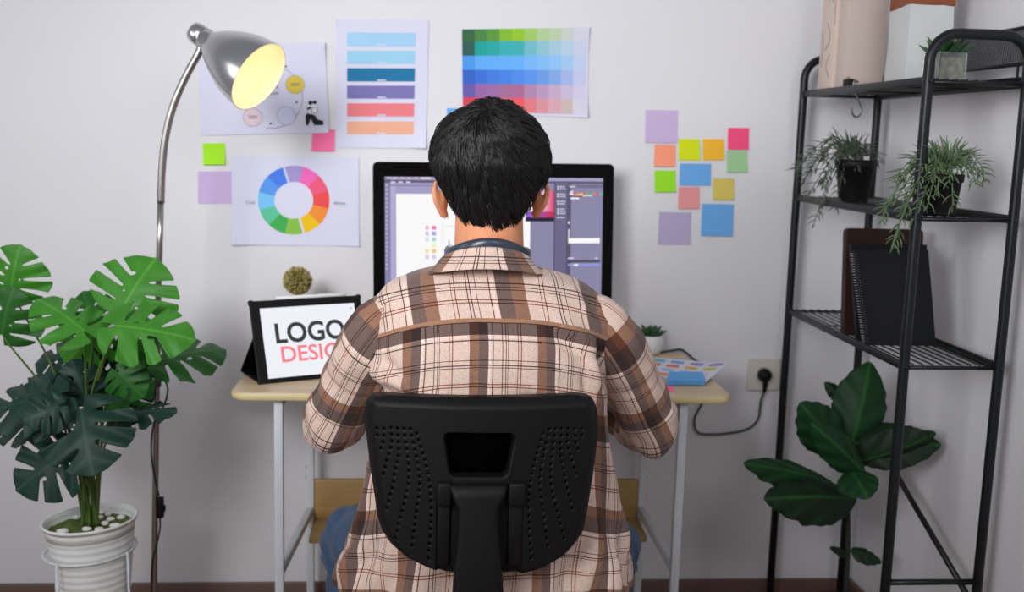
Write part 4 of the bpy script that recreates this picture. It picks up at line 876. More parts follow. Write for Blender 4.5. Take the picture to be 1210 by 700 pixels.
g = G(); k_ = .97; bookgeo(g, a*.985+b*.015+o_*.13+V(0, 0, .002), b*.99+a*.01+o_*.13+V(0, 0, .002), c*.99+d*.01+o_*.13, d*.985+c*.015+o_*.13, o_*.74); g.build('pages', mat('grey_page_edges', (.10, .10, .11), .8), nb)
g = G()
for i in range(34):
    q = (i+.5)/34; p = a+(d-a)*(.02+.96*q); r_ = .0075; xx = nrm(b-a); g.add(*tube([p+o_*.5+r_*(math.cos(t)*nrm(o_)+math.sin(t)*xx) for t in np.linspace(-2.6, 2.6, 10)], .0007, 5))
g.build('wire_binding', mat('binding_wire', (.6, .6, .62), .3, metal=1), nb)
a, b, c, d, o_ = lean_book((1016, 402), (1104, 402), (1008, 289), (1098, 290), .014, .03)
g = G(); bookgeo(g, a+V(0, .012, 0), b+V(0, .012, 0), c+V(0, .012, 0), d+V(0, .012, 0), o_); g.build('notebook', M['nb'], label='black hardcover notebook between the wire-bound one and the brown board', cat='notebook')
a, b, c, d, o_ = lean_book((1001, 395), (1092, 396), (995, 268), (1092, 276), .022, .03)
g = G(); n_ = nrm(o_); X_ = nrm(b-a); Y_ = nrm(d-a); Y_ = nrm(Y_-X_*(Y_@X_)); wd_ = np.linalg.norm(b-a); hd_ = np.linalg.norm(d-a)
v, f = prism(rrect(wd_, hd_, .010, 6), .022, (a+b+c+d)/4+(n_*.026 if np.cross(X_, Y_)@n_ < 0 else V(0, 0, 0)), X_, Y_, .0015); g.add(v, f); v_ = v
o_b = g.build('serving_board', M['nbb'], label='dark brown wooden board standing behind the black notebooks', cat='board'); sharp(o_b)

# rubber plant on the floor
def oval(seed=0, k=1.0):
    def F(X, Y): t = np.clip(Y, 1e-4, 1-1e-4); w = .5*np.sin(PI*t**.85)**.7; return np.where((Y > 0) & (Y < 1), w-np.abs(X)+.012*np.sin(Y*40+seed), -.1)
    return march(F, -.56, .56, -.02, 1.02, 22, 40)
rp = V(.985, -.42, 0); rb_ = U(1003, 640, rp[1]); rp[0] = rb_[0]
rt = empty('rubber_plant', (rp[0], rp[1], 0), 'dark rubber plant with broad glossy leaves standing beside the rack', 'potted plant')
stem = [rp+V(0, 0, .12), U(1000, 690, rp[1]), U(1002, 620, rp[1]), U(1000, 570, rp[1]), U(999, 540, rp[1])]
G().add(*tube(stem, [.0075, .007, .0065, .006, .004], 10, 5)).build('stem', mat('dark_bark', '1c1a16', .7), rt)
G().add(*lathe(rp, [(.001, 0), (.075, 0), (.10, .15), (.105, .16), (.098, .16), (.09, .135), (.001, .134)], 40)).build('pot', M['blackp'], rt)
G().add(*lathe(rp+V(0, 0, .13), [(.088, 0), (.05, .008), (.001, .010)], 30)).build('soil', M['soil'], rt)
RL = [((1008, 520), (1028, 428), -.44, -.38, .135, (-.15, -1, .1), 'rub'), ((992, 535), (945, 476), -.46, -.48, .115, (-.1, -1, .2), 'rub'),
 ((985, 572), (878, 548), -.44, -.52, .085, (.1, -.9, .7), 'rub'), ((1012, 590), (902, 590), -.48, -.58, .125, (.1, -.8, .6), 'rubd'),
 ((1022, 560), (958, 500), -.52, -.58, .085, (.5, -.7, -.2), 'rub'), ((1002, 525), (1112, 526), -.44, -.52, .125, (0, -.8, .6), 'rubd'),
 ((1006, 548), (1106, 512), -.46, -.54, .10, (0, -.9, -.2), 'rubd'), ((1004, 555), (1026, 590), -.52, -.60, .10, (-.1, -1, .5), 'rub'),
 ((1005, 650), (1042, 665), -.42, -.44, .05, (0, -.6, .9), 'rubd'), ((1000, 470), (1038, 462), -.36, -.34, .06, (0, -1, .3), 'rubd'), ((1003, 655), (980, 648), -.42, -.44, .03, (0, -.6, .9), 'rubd'), ((1000, 475), (974, 452), -.36, -.34, .04, (0, -1, .3), 'rubd')]
for i, (b, t, yb, yt, w, nh, mt) in enumerate(RL):
    B, T = U(*b, yb), U(*t, yt); lf = leaf_obj('leaf', B, T, nh, w, oval(i), M[mt], rt, droop=.12, fold=.30, wave=.02)
    zc_ = min(B[2]-.02, stem[-1][2]); k = [s for s in stem if s[2] <= zc_+.03][-1]
    zz = np.array([s[2] for s in stem]); xx = np.array([s[0] for s in stem]); zq = np.clip(B[2]-.03, zz[0], zz[-1]); S_ = V(np.interp(zq, zz, xx), rp[1], zq)
    G().add(*tube([S_, (S_+B)/2+V(0, 0, .006), B], [.003, .0025, .002], 7, 4)).build('stalk', M['stalk'], lf)

# ------------------------------------------------------------------ office chair
CY = -1.245
ch = empty('office_chair', (U(570, 600, CY+.25)[0], CY+.27, 0), 'black office chair with a perforated plastic back, the man sits on it', 'chair')
O3 = U(570, 580, CY); sC = FPX/((O3-CP)@AF)          # px per metre at the backrest
def CX(px, py): p = U(px, py, CY); return p[0], p[2]
outl = [(473, -112, 112), (476, -134, 130), (482, -139.5, 137), (492, -141.5, 141), (505, -142, 142.5), (530, -138.5, 141.5), (560, -135, 138), (597, -129, 132), (620, -126, 128), (638, -120, 124), (652, -110, 115), (664, -95, 102), (674, -72, 82), (681, -48, 55), (686, -20, 25)]
rows = np.array([o[0] for o in outl]); lft = np.array([570+o[1] for o in outl]); rgt = np.array([570+o[2] for o in outl])
NR, NC = 190, 230; hol = []
cols_ = [[(130, 150), (130, 182)], [(155, 150), (152, 195), (136, 240)], [(180, 145), (182, 200), (165, 260), (150, 318)], [(203, 145), (207, 230), (195, 290), (184, 350), (165, 428)], [(225, 145), (240, 260), (240, 340), (220, 425), (194, 530)], [(247, 145), (272, 260), (280, 340), (266, 450), (250, 570)], [(270, 160), (300, 260), (318, 360), (318, 480), (310, 592)]]
for cl in cols_:
    P_ = catmull([(a, b, 0) for a, b in cl], 40); dist = 0; last = None
    acc = 0; hol.append((P_[0][0], P_[0][1]))
    for k in range(1, len(P_)):
        acc += np.linalg.norm(P_[k]-P_[k-1])
        if acc > 23: hol.append((P_[k][0], P_[k][1])); acc = 0
hol = [(400+a/2.918, 460+b/2.918) for a, b in hol]; hol += [(2*567.3-a, b) for a, b in hol]
holes_w = np.array([CX(a, b) for a, b in hol])
tv = np.linspace(0, 1, NR); tv = .5-.5*np.cos(PI*tv); tv = tv*.5+np.linspace(0, 1, NR)*.5; ys_ = rows[0]+(rows[-1]-rows[0])*tv
FR = np.zeros((NR, NC, 3)); 
for j, yy in enumerate(ys_):
    l, r = np.interp(yy, rows, lft), np.interp(yy, rows, rgt); uu = np.linspace(-1, 1, NC); uu = np.sign(uu)*(1-(1-np.abs(uu))**1.15)
    ctr, hw = (l+r)/2, (r-l)/2; zrow = CX(570, yy)[1]
    for i, u in enumerate(uu):
        pass
    p0_, p1_ = U(l, yy, CY), U(r, yy, CY); FR[j] = p0_+(p1_-p0_)*((uu+1)/2)[:, None]
FR[:, :, 2] = FR[:, :, 2]
xc, zc_ = O3[0], FR[:, :, 2].mean(); X_ = FR[:, :, 0]; Z_ = FR[:, :, 2]; hwm = (X_.max()-X_.min())/2
# depth: curved shell (edges come forward of the centre, i.e. +y), rolled rim
sx_ = (X_-xc)/hwm; base_y = .030*sx_**2
du = np.minimum(np.abs(X_-X_[:, :1]), np.abs(X_[:, -1:]-X_)); dv = np.minimum(Z_[0:1, :].max()-Z_, Z_-Z_[-1:, :].min()); ed = np.minimum(du, np.clip(dv, 0, 1))
roll_ = .020*(1-np.clip(ed/.020, 0, 1))**2.2
dep = base_y+roll_
pit = np.zeros_like(dep)
for hx_, hz_ in holes_w: pit = np.maximum(pit, np.exp(-(((X_-hx_)/.0019)**2+((Z_-hz_)/.0026)**2)**2)); dep = dep+.0040*np.exp(-(((X_-hx_)/.0020)**2+((Z_-hz_)/.0026)**2)**2)
# panel edge crease + recess
def pxm(px, py): return CX(px, py)
(rx0, rz0), (rx1, rz1) = pxm(523, 512), pxm(609, 566); rxc = (rx0+rx1)/2; tq_ = np.clip((Z_-rz1)/(rz0-rz1), 0, 1)
half = ((rx1-rx0)/2)*(.80+.20*tq_); qx = np.abs(X_-rxc)-half+.012; qz = np.abs(Z_-(rz0+rz1)/2)-(rz0-rz1)/2+.012; rec = .012-np.hypot(np.maximum(qx, 0), np.maximum(qz, 0))-np.minimum(np.maximum(qx, qz), 0); dep = dep+.026*sstep(0, .006, rec)
(cx0, cz0), (cx1, cz1) = pxm(516, 584), pxm(617, 700); ch_m = np.minimum((cx1-cx0)/2-np.abs(X_-(cx0+cx1)/2), cz0-Z_); dep = dep+.010*sstep(0, .006, ch_m)
FR[:, :, 1] = CY+dep
BKs = FR.copy(); BKs[:, :, 1] = np.maximum(CY+base_y+.034+.004*(1-np.clip(ed/.02, 0, 1)), FR[:, :, 1]+.003)
BKs[0, :, 1] = FR[0, :, 1]; BKs[-1, :, 1] = FR[-1, :, 1]; BKs[:, 0, 1] = FR[:, 0, 1]; BKs[:, -1, 1] = FR[:, -1, 1]
BKs[:, :, 1] = np.where(ed < 1e-4, FR[:, :, 1]+.001, BKs[:, :, 1])
ff = [(j*NC+i, (j+1)*NC+i, (j+1)*NC+i+1, j*NC+i+1) for j in range(NR-1) for i in range(NC-1)]; N_ = NR*NC
fb = [(q[3]+N_, q[2]+N_, q[1]+N_, q[0]+N_) for q in ff]; rim = [0+i for i in range(NC)]+[j*NC+NC-1 for j in range(1, NR)]+[(NR-1)*NC+i for i in range(NC-2, -1, -1)]+[j*NC for j in range(NR-2, 0, -1)]
fr_ = [(rim[k], rim[(k+1) % len(rim)], rim[(k+1) % len(rim)]+N_, rim[k]+N_) for k in range(len(rim))]
g = G().add(np.concatenate([FR.reshape(-1, 3), BKs.reshape(-1, 3)]), ff+fb+fr_); pf = pit.ravel(); g.m = [1 if (k < len(ff) and sum(pf[i] for i in q) > 1.6) else 0 for k, q in enumerate(g.f)]; br_o = g.build('backrest', [M['blackp'], M['void']], ch)
rc_ = (rz0+rz1)/2; g = G().add(*prism([(a*.96, b*.92) for a, b in rrect((rx1-rx0)*.93, rz0-rz1, .012, 5)], .004, (rxc, CY+.0240, rc_), (1, 0, 0), (0, 0, 1))); g.build('recess_shade_panel', M['void'], br_o)  # black panel added so the shallow recess looks deep in shade
# support
def cpt(px, py, dy): return U(px, py, CY+dy)
for xa, xb in ((516, 532), (601, 618)):
    g = G()
    a, b = cpt(xa, 568, -.006), cpt(xb, 700, -.006); c_ = (a+b)/2; g.add(*rbox((c_[0], CY+.004, (cpt(560, 568, 0)[2]+cpt(560, 600, 0)[2])/2), (abs(b[0]-a[0]), .026, .042), .006, 3))
    g.add(*rbox((c_[0], CY+.0145, cpt(560, 634, 0)[2]), (abs(b[0]-a[0])*.9, .018, .110), .004, 3)); g.build('mounting_ear', M['blackp'], ch)

g = G(); secs = [(571, 531, 600, .002, .034), (575, 531, 600, -.008, .036), (588, 534, 597, -.012, .036), (600, 540, 590, -.014, .036), (625, 541, 589, -.018, .036), (660, 538, 592, -.022, .036), (700, 535, 595, -.026, .038), (760, 534, 596, -.022, .040), (800, 534, 596, .0, .042)]
rg = []
for yy, l, r, dy, th in secs:
    a, b = cpt(l, yy, dy), cpt(r, yy, dy); w_ = b[0]-a[0]; o2 = np.array(rrect(w_, th, .009, 4)); rg.append(np.stack([(a[0]+b[0])/2+o2[:, 0], CY+dy+.012+o2[:, 1], np.full(len(o2), (a[2]+b[2])/2)], 1))
zb = rg[-1][0][2]; rg.append(rg[-1]*V(1, 1, 0)+V(0, .02, min(zb-.02, .40))); rg.append(rg[-1]*V(1, 1, 0)+V(0, .05, min(zb-.05, .375)))
g.add(np.concatenate(rg), loft_faces(len(rg), len(rg[0]))); g.build('back_bracket', M['blackp'], ch)
sc0 = V(O3[0]-.003, CY+.27, 0)
g = G(); n = 48; rg = []
for k, z in ((.86, .405), (.97, .412), (1.0, .43), (.99, .452), (.93, .464), (.6, .462), (.01, .456)):
    o2 = np.array(rrect(.46*k, .43*k, .11*k, 11)); rg.append(np.hstack([o2, np.full((len(o2), 1), z)])+sc0)
g.add(np.concatenate(rg), loft_faces(len(rg), len(rg[0]))); g.build('seat', mat('seat_fabric', (.02, .02, .022), .9, bump=.4, bscale=500), ch)
G().add(*rbox(sc0+V(0, -.02, .385), (.18, .30, .035), .008)).add(*tube([sc0+V(.08, 0, .385), sc0+V(.25, 0, .385)], .006, 8)).build('tilt_mechanism', M['black_metal'], ch)
G().add(*tube([sc0+V(0, 0, .10), sc0+V(0, 0, .25)], .026, 20)).add(*tube([sc0+V(0, 0, .24), sc0+V(0, 0, .38)], .014, 16)).build('gas_lift', M['black_metal'], ch)
for k in range(5):
    a = math.radians(90+72*k); d = V(math.cos(a), math.sin(a), 0); lg = G().add(*tube([sc0+V(0, 0, .115), sc0+d*.15+V(0, 0, .10), sc0+d*.30+V(0, 0, .072)], [.028, .022, .015], 12, 4, .8)).build('base_arm', M['blackp'], ch)
    cc_ = sc0+d*.30+V(0, 0, .0265); t_ = V(-d[1], d[0], 0); w_ = G()
    for s in (-1, 1): w_.add(*lathe(cc_+t_*s*.008, [(.001, 0), (.024, 0), (.026, .004), (.024, .010), (.001, .010)] if s > 0 else [(.001, 0), (.024, 0), (.026, .004), (.024, .010), (.001, .010)], 24, t_*s))
    w_.add(*tube([cc_, cc_+V(0, 0, .04)], .007, 8)); w_.build('caster', M['blackp'], lg)

# ------------------------------------------------------------------ the man
TY = -1.03                                     # depth of the torso axis
TOR = [(312, 548, 608, .060), (316, 530, 628, .070), (320, 512, 646, .078), (326, 490, 668, .086), (334, 470, 688, .092), (344, 455, 703, .098), (356, 444, 716, .104), (372, 438, 724, .110), (395, 438, 725, .118), (420, 441, 720, .126), (450, 443, 716, .130), (480, 444, 716, .130), (520, 441, 719, .126), (560, 434, 725, .124), (600, 425, 731, .128), (640, 414, 735, .138), (680, 403, 738, .150), (705, 399, 740, .158), (722, 398, 741, .162)]
def interp_rows(py): 
    a = np.array([t[0] for t in TOR], float); return [np.interp(py, a, [t[i] for t in TOR]) for i in (1, 2, 3)]
HC = U(579, 195, TY+.03)                        # head centre
person = None
def torso(scale=1.0, n=160, m=170, top=312, bot=722, off=0):
    pys = top+(bot-top)*np.linspace(0, 1, m)**1.15; V_ = np.zeros((m, n, 3)); a = np.arange(n)*2*PI/n
    for j, py in enumerate(pys):
        l, r, hd = interp_rows(py); A_, B_ = U(l, py, TY), U(r, py, TY); cz = (A_[2]+B_[2])/2; cx = (A_[0]+B_[0])/2; hw = (B_[0]-A_[0])/2*scale; hd = hd*scale
        e = 2/2.35; ca, sa = np.cos(a), np.sin(a); x = np.sign(ca)*np.abs(ca)**e*hw; y = np.sign(sa)*np.abs(sa)**e*hd
        lean = -.03*sstep(300, 420, py)+.0
        V_[j, :, 0] = cx+x; V_[j, :, 1] = TY+.03+lean*1.0+y; V_[j, :, 2] = cz+x*math.tan(-.0)
    return V_, pys
TV, tpy = torso()
m_, n_ = TV.shape[:2]
XC = TV[:, :, 0].mean(1)[:, None]
# pattern coordinates
Xr = TV[:, :, 0]-XC; Zr = TV[:, :, 2].copy(); zseam = U(577, 384, TY-.12)[2]
seam = Zr-(zseam-.35*Xr**2-3.0*np.abs(Xr)**3); bk = TV[:, :, 1] < TY+.03
# surface arc coordinate along x
dX = np.sqrt(np.diff(TV[:, :, 0], axis=1)**2+np.diff(TV[:, :, 1], axis=1)**2)
# arc length measured from the spine (angle -90 deg)
i0 = int(n_*.75); arc = np.zeros((m_, n_)); full = np.concatenate([np.linalg.norm(np.roll(TV, -1, 1)-TV, axis=2)], axis=0)
for j in range(m_):
    s = 0
    for k in range(1, n_//2+1): s += full[j, (i0+k-1) % n_]; arc[j, (i0+k) % n_] = s
    s = 0
    for k in range(1, n_//2): s -= full[j, (i0-k) % n_]; arc[j, (i0-k) % n_] = s
wref = arc[60].copy(); arcn = np.where(seam > 0, arc*.55+wref[None, :]*.45, arc)
vert = np.zeros((m_, n_)); dl = np.linalg.norm(np.diff(TV, axis=0), axis=2); vert[1:] = np.cumsum(dl, 0)
# folds on the back: x0,z0,x1,z1 (px), width m, depth m
def W2(px, py): p = U(px, py, TY-.12); return p[0], p[2]
FOLD = [(655, 392, 690, 425, .012, -.007), (668, 388, 712, 418, .010, .006), (700, 425, 712, 475, .014, .009), (716, 415, 722, 470, .012, -.016), (690, 430, 700, 478, .010, -.006),
 (436, 478, 475, 474, .020, -.018), (440, 455, 490, 466, .012, .008), (448, 430, 470, 445, .010, -.004), (440, 415, 452, 470, .012, .006), (612, 470, 640, 478, .014, -.012), (600, 462, 615, 480, .009, .006), (645, 465, 660, 480, .010, .006),
 (505, 460, 520, 480, .012, .004), (560, 440, 566, 480, .02, -.004), (585, 430, 580, 480, .016, .004), (675, 340, 700, 370, .012, .004), (470, 345, 450, 375, .012, .004), (690, 350, 720, 385, .008, -.004), (465, 355, 440, 390, .008, -.004)]
dsp = np.zeros((m_, n_))
for a_, b_, c_, d_, w_, am in FOLD:
    x0_, z0_ = W2(a_, b_); x1_, z1_ = W2(c_, d_); dx, dz = x1_-x0_, z1_-z0_; L2 = dx*dx+dz*dz; t = np.clip(((TV[:, :, 0]-x0_)*dx+(TV[:, :, 2]-z0_)*dz)/L2, 0, 1)
    dd = np.hypot(TV[:, :, 0]-x0_-t*dx, TV[:, :, 2]-z0_-t*dz); dsp += am*np.exp(-(dd/w_)**2)*(np.sin(PI*np.clip(t, .08, .92)))**.5
dsp *= bk*1.6
low = sstep(U(577, 520, TY)[2], U(577, 700, TY)[2], TV[:, :, 2])
ang = np.arange(n_)*2*PI/n_
dsp += low*(.010*np.sin(ang*9+TV[:, :, 2]*14)+.006*np.sin(ang*17+2-TV[:, :, 2]*30))+.0018*np.sin(arc*60+TV[:, :, 2]*25)*(1-low)
dsp += .0022*sstep(-.002, .002, seam)*bk*sstep(.0, .3, 1-np.abs(Xr)/.3)
Nn = np.stack([Xr, TV[:, :, 1]-TY, np.zeros_like(Xr)], 2); Nn[:, :, 0] *= .45; Nn /= np.linalg.norm(Nn, axis=2)[:, :, None]+1e-9
TVd = TV+dsp[:, :, None]*Nn
# shirt tails: front edge higher, hem dips at the back
hm = low**3; TVd[:, :, 2] += hm*(.045*np.abs(np.cos(ang))**2-.012*np.sin(ang*3))
pb = np.stack([np.where(seam > 0, arcn+.0215, arc*1.0+.0305+.116*3), np.where(seam > 0, -(Zr-.0)+zseam*0+(.36*Xr**2*-1.0), -(seam)), seam], 2)
vy0 = -(zseam); pb[:, :, 1] = -seam*np.where(bk, 1, 1)
pb[:, :, 0] = arc+.116*5+.0465
pb[:, :, 2] = np.where(bk, seam, np.where(seam > 0, .05, -.05))
pb2 = np.stack([Xr*(1+.6*Xr**2)+.10*(Zr-zseam)+.153*(6-.065), .1085-seam+.16, seam*0], 2)
body_top = U(577, 300, TY)
# ---- skin: one continuous body
def fuse(parts, voxel, name, mt, loc):
    g = G()
    for v, f in parts: g.add(v, f)
    o = g.build(name, mt, origin=loc); md = o.modifiers.new('r', 'REMESH'); md.mode = 'VOXEL'; md.voxel_size = voxel; md.use_smooth_shade = True
    ms = o.modifiers.new('s', 'SMOOTH'); ms.iterations = 4; ms.factor = .5
    bpy.context.view_layer.update(); me = bpy.data.meshes.new_from_object(o.evaluated_get(bpy.context.evaluated_depsgraph_get()))
    o.modifiers.clear(); old = o.data; o.data = me; bpy.data.meshes.remove(old); me.name = name
    if not me.materials: me.materials.append(mt)
    me.polygons.foreach_set('use_smooth', [True]*len(me.polygons)); return o
hx, hy, hz = HC
parts = []
# head as rings: z offset, half width, y front, y back
HR = [(-.128, .018, .062, .020), (-.118, .036, .078, .018), (-.100, .050, .086, -.018), (-.080, .058, .088, -.046), (-.055, .065, .090, -.062), (-.030, .070, .090, -.074), (0, .074, .088, -.086), (.03, .076, .088, -.092), (.06, .074, .082, -.090), (.085, .064, .066, -.076), (.10, .048, .045, -.055), (.110, .022, .02, -.025)]
hv = []
for dz, hw, yf, yb_ in HR:
    for k in range(32):
        a = 2*PI*k/32; yc, hd = (yf+yb_)/2, (yf-yb_)/2; hv.append((hx+hw*math.cos(a), hy+yc+hd*math.sin(a), hz+dz))
parts.append((np.array(hv), loft_faces(len(HR), 32)))
NKb = U(578, 318, TY+.02)
parts.append(tube([NKb+V(0, .01, -.05), NKb+V(0, .005, 0), V(hx, hy-.012, hz-.085), V(hx, hy-.005, hz-.03)], [.080, .064, .0605, .058], 28, 6))
# face: nose, brow, lips, chin
parts.append(tube([V(hx, hy+.082, hz+.01), V(hx, hy+.096, hz-.018), V(hx, hy+.106, hz-.036), V(hx, hy+.09, hz-.044)], [.008, .010, .013, .010], 12, 4))
for s in (-1, 1):
    parts.append(ell((hx+s*.012, hy+.094, hz-.040), (.009, .010, .007), 12, 8)); parts.append(tube([V(hx+s*.012, hy+.083, hz+.018), V(hx+s*.03, hy+.081, hz+.022), V(hx+s*.048, hy+.068, hz+.016)], [.007, .008, .006], 10, 4))
    parts.append(ell((hx+s*.03, hy+.074, hz+.002), (.015, .012, .009), 14, 10))
parts.append(ell((hx, hy+.087, hz-.064), (.022, .010, .005), 16, 8)); parts.append(ell((hx, hy+.085, hz-.074), (.019, .010, .006), 16, 8)); parts.append(ell((hx, hy+.078, hz-.108), (.02, .012, .014), 14, 8))
# ears: helix, bowl, lobe
for s in (-1, 1):
    ec = U(522 if s < 0 else 637, 235, hy-.004); e = V(s, 0, 0)
    parts.append(ell(ec+V(-s*.004, .006, -.002), (.007, .016, .026), 20, 14, np.array([[math.cos(s*.30), math.sin(s*.30)*-1, 0], [math.sin(s*.30), math.cos(s*.30), 0], [0, 0, 1]])))
    hl = [ec+V(-s*.010, .020, .012), ec+V(s*.000, .016, .026), ec+V(s*.009, .002, .029), ec+V(s*.0135, -.009, .016), ec+V(s*.011, -.011, -.004), ec+V(s*.003, -.004, -.020), ec+V(-s*.004, .003, -.030), ec+V(-s*.010, .010, -.026)]
    parts.append(tube(hl, [.004, .0048, .0052, .0054, .0052, .0056, .0068, .005], 12, 6))
# torso core, pelvis
CV, _ = torso(.84, 40, 30, 318, 690); parts.append((CV.reshape(-1, 3), loft_faces(30, 40)))
# arm path: pixel, depth, sleeve radius
SLEEVE = {-1: [(484, 384, TY+.010, .036), (462, 380, TY+.002, .053), (440, 405, TY+.005, .059), (421, 440, -.985, .056), (404, 475, -.95, .0555), (392, 500, -.905, .056)], 1: [(678, 384, TY+.010, .036), (700, 381, TY+.002, .053), (722, 406, TY+.005, .0595), (741, 442, -.985, .0575), (757, 477, -.95, .057), (768, 503, -.905, .0565)]}
ARM = {}
for s, sh, el, wr in ((-1, (472, 388), (391, 502), (-.045, -.45, DT+.045)), (1, (690, 388), (767, 504), (.27, -.46, DT+.045))):
    S_ = U(*sh, TY-.005); E_ = U(*el, -.90); W_ = V(*wr); ARM[s] = (S_, E_, W_)
    ap = [U(a, b, y) for a, b, y, r in SLEEVE[s]]; parts.append(tube(ap+[ap[-1]*.72+W_*.28, ap[-1]*.4+W_*.6, W_], [.026, .038, .043, .041, .038, .038, .036, .032, .026], 20, 6))
    # hand: palm, four fingers, thumb
    d = nrm((W_-E_)*V(1, 1, .15)); side = nrm(np.cross(d, V(0, 0, 1))); dn = V(0, 0, -1)
    parts.append(tube([W_-d*.01, W_+d*.03+dn*.004, W_+d*.075+dn*.012, W_+d*.095+dn*.016], [.022, .034, .038, .032], 18, 4, .38) if False else ell(W_+d*.045+dn*.006, (.038, .052, .014), 20, 12, frame3(side, d, V(0, 0, 1))))
    for k, (o, L) in enumerate(((-.028, .062), (-.010, .072), (.009, .070), (.027, .054))):
        b = W_+d*.082+side*o+dn*.006; f1 = b+d*L*.45+V(0, 0, .006); f2 = f1+d*L*.32+dn*.014; f3 = f2+d*L*.18+dn*.018; parts.append(tube([b-d*.02, b, f1, f2, f3], [.010, .0098, .009, .0082, .007], 10, 4))
    tb = W_+d*.018-side*s*-.022*1.0; sg = -s; tb = W_+d*.02+side*(.028*(1 if side[0]*-s > 0 else -1)); sv = side*(1 if side[0]*-s > 0 else -1)
    parts.append(tube([tb-sv*.012, tb, tb+d*.03+sv*.02+dn*.008, tb+d*.055+sv*.022+dn*.018], [.013, .012, .0105, .008], 10, 4))
# legs
LEG = {}
for s, kn, hp, an in ((-1, (417, 638), -.10, -.02), (1, (719, 646), .10, .02)):
    K_ = U(*kn, -.66); H_ = V(XC[120][0]+hp, TY+.03, .545); A_ = V(K_[0]-s*.02, K_[1]+.04, .09); LEG[s] = (H_, K_, A_)
    parts.append(tube([H_+V(0, -.04, 0), H_*.5+K_*.5, K_, K_*.55+A_*.45, A_], [.075, .066, .050, .046, .034], 20, 6))
    parts.append(tube([A_+V(0, -.04, -.04), A_+V(0, .02, -.035), A_+V(0, .12, -.052), A_+V(0, .17, -.06)], [.026, .032, .028, .018], 14, 4))
parts.append(ell(V(XC[120][0], TY+.02, .56), (.15, .11, .075), 24, 16))
person = fuse(parts, .0042, 'person', M['skin'], V(XC[120][0], TY, .46))
tag(person, 'person with short black hair in a plaid shirt, seen from behind at the desk', 'person')
for s in (-1, 1):
    ey = G().add(*ell((hx+s*.03, hy+.0795, hz+.001), (.0125, .0075, .0062), 16, 12)).build('eye', mat('eye_white', (.7, .66, .62), .25), person); G().add(*ell((hx+s*.03, hy+.0850, hz+.001), (.0052, .0030, .0054), 16, 10)).build('iris', mat('dark_iris', (.015, .008, .005), .15), ey)
    G().add(*tube([V(hx+s*.014, hy+.0885, hz+.019), V(hx+s*.030, hy+.0885, hz+.025), V(hx+s*.048, hy+.075, hz+.018)], [.0018, .0032, .0012], 8, 4)).build('eyebrow', M['hair'], person)
# hair ---------------------------------------------------------------
WH = U(571, 133, hy-.05); waxis = nrm(V(-.16, -.62, 1.0))
SIL = [(118, 577, 580), (119.5, 566, 598), (123, 561, 603), (130, 551, 616), (138, 535, 627), (145, 525, 634), (154, 518, 640), (168, 511.5, 646), (188, 509, 648.5), (205, 511, 647.5), (220, 516, 643), (235, 522, 636), (250, 529, 629), (262, 537, 620), (274, 550, 608), (290, 560, 600)]
sz = np.array([U(579, q[0], hy)[2] for q in SIL]); sl = np.array([U(q[1], q[0], hy)[0] for q in SIL]); sr = np.array([U(q[2], q[0], hy)[0] for q in SIL])
zt, zbm = sz[0], sz[-1]
def hair_pt(dirs, off=0):        # direction from head centre -> point on hair surface
    d = dirs/np.linalg.norm(dirs, axis=-1, keepdims=True); c_, a_, b_ = zt-hz, .105, .118
    zq = hz+d[..., 2]*np.where(d[..., 2] > 0, c_, hz-zbm+.01); rr_ = np.sqrt(np.maximum(1-d[..., 2]**2, 1e-9))
    L_ = np.interp(-zq, -sz, sl); R_ = np.interp(-zq, -sz, sr); cx_ = (L_+R_)/2; w_ = (R_-L_)/2
    k = np.sqrt(np.maximum(1-np.abs((zq-hz-.02)/(zt-hz-.018))**2.2, .0)) ; ybk = np.interp(zq-hz, [-.15, -.10, -.05, 0, .05, .09, .115, .13], [-.060, -.072, -.090, -.108, -.108, -.085, -.05, -.02])
    yfr = np.interp(zq-hz, [-.15, -.05, 0, .05, .09, .115, .13], [.04, .07, .095, .104, .085, .05, .0])
    yc_, hd_ = (ybk+yfr)/2, (yfr-ybk)/2; q = np.arctan2(d[..., 1], d[..., 0])
    rn = nrm_rows(np.stack([np.cos(q), np.sin(q)*1.0, d[..., 2]*.8], -1))
    return np.stack([cx_+(w_+off)*np.cos(q), hy+yc_+(hd_+off)*np.sin(q), zq+off*d[..., 2]], -1)
def nrm_rows(v): return v/np.linalg.norm(v, axis=-1, keepdims=True)
def hair_ok(p):                  # where hair grows: down to the nape behind, above the ears at the sides, hairline in front
    q = np.arctan2(p[..., 1]-hy, np.abs(p[..., 0]-hx)); z = p[..., 2]-hz       # -pi/2 = back, +pi/2 = front
    lim = np.interp(q, [-PI/2, -1.0, -.62, -.35, -.12, .2, .5, 1.0, PI/2], [-.118, -.112, -.085, -.040, -.018, -.01, .02, .055, .06]); return z > lim
g = G(); nt_, np_ = 64, 96; vs = []
for i in range(nt_):
    th = PI*.93*i/(nt_-1)+.002
    for j in range(np_): a = 2*PI*j/np_; vs.append((math.sin(th)*math.cos(a), math.sin(th)*math.sin(a), math.cos(th)))
vs = np.array(vs); hp_ = hair_pt(vs, -.004); ok = hair_ok(hp_)
hf = [q for q in loft_faces(nt_, np_, True, False) if all(ok[k] for k in q)]
used = sorted({k for q in hf for k in q}); rm = {k: i for i, k in enumerate(used)}; g.add(hp_[used], [tuple(rm[k] for k in q)[::-1] for q in hf])
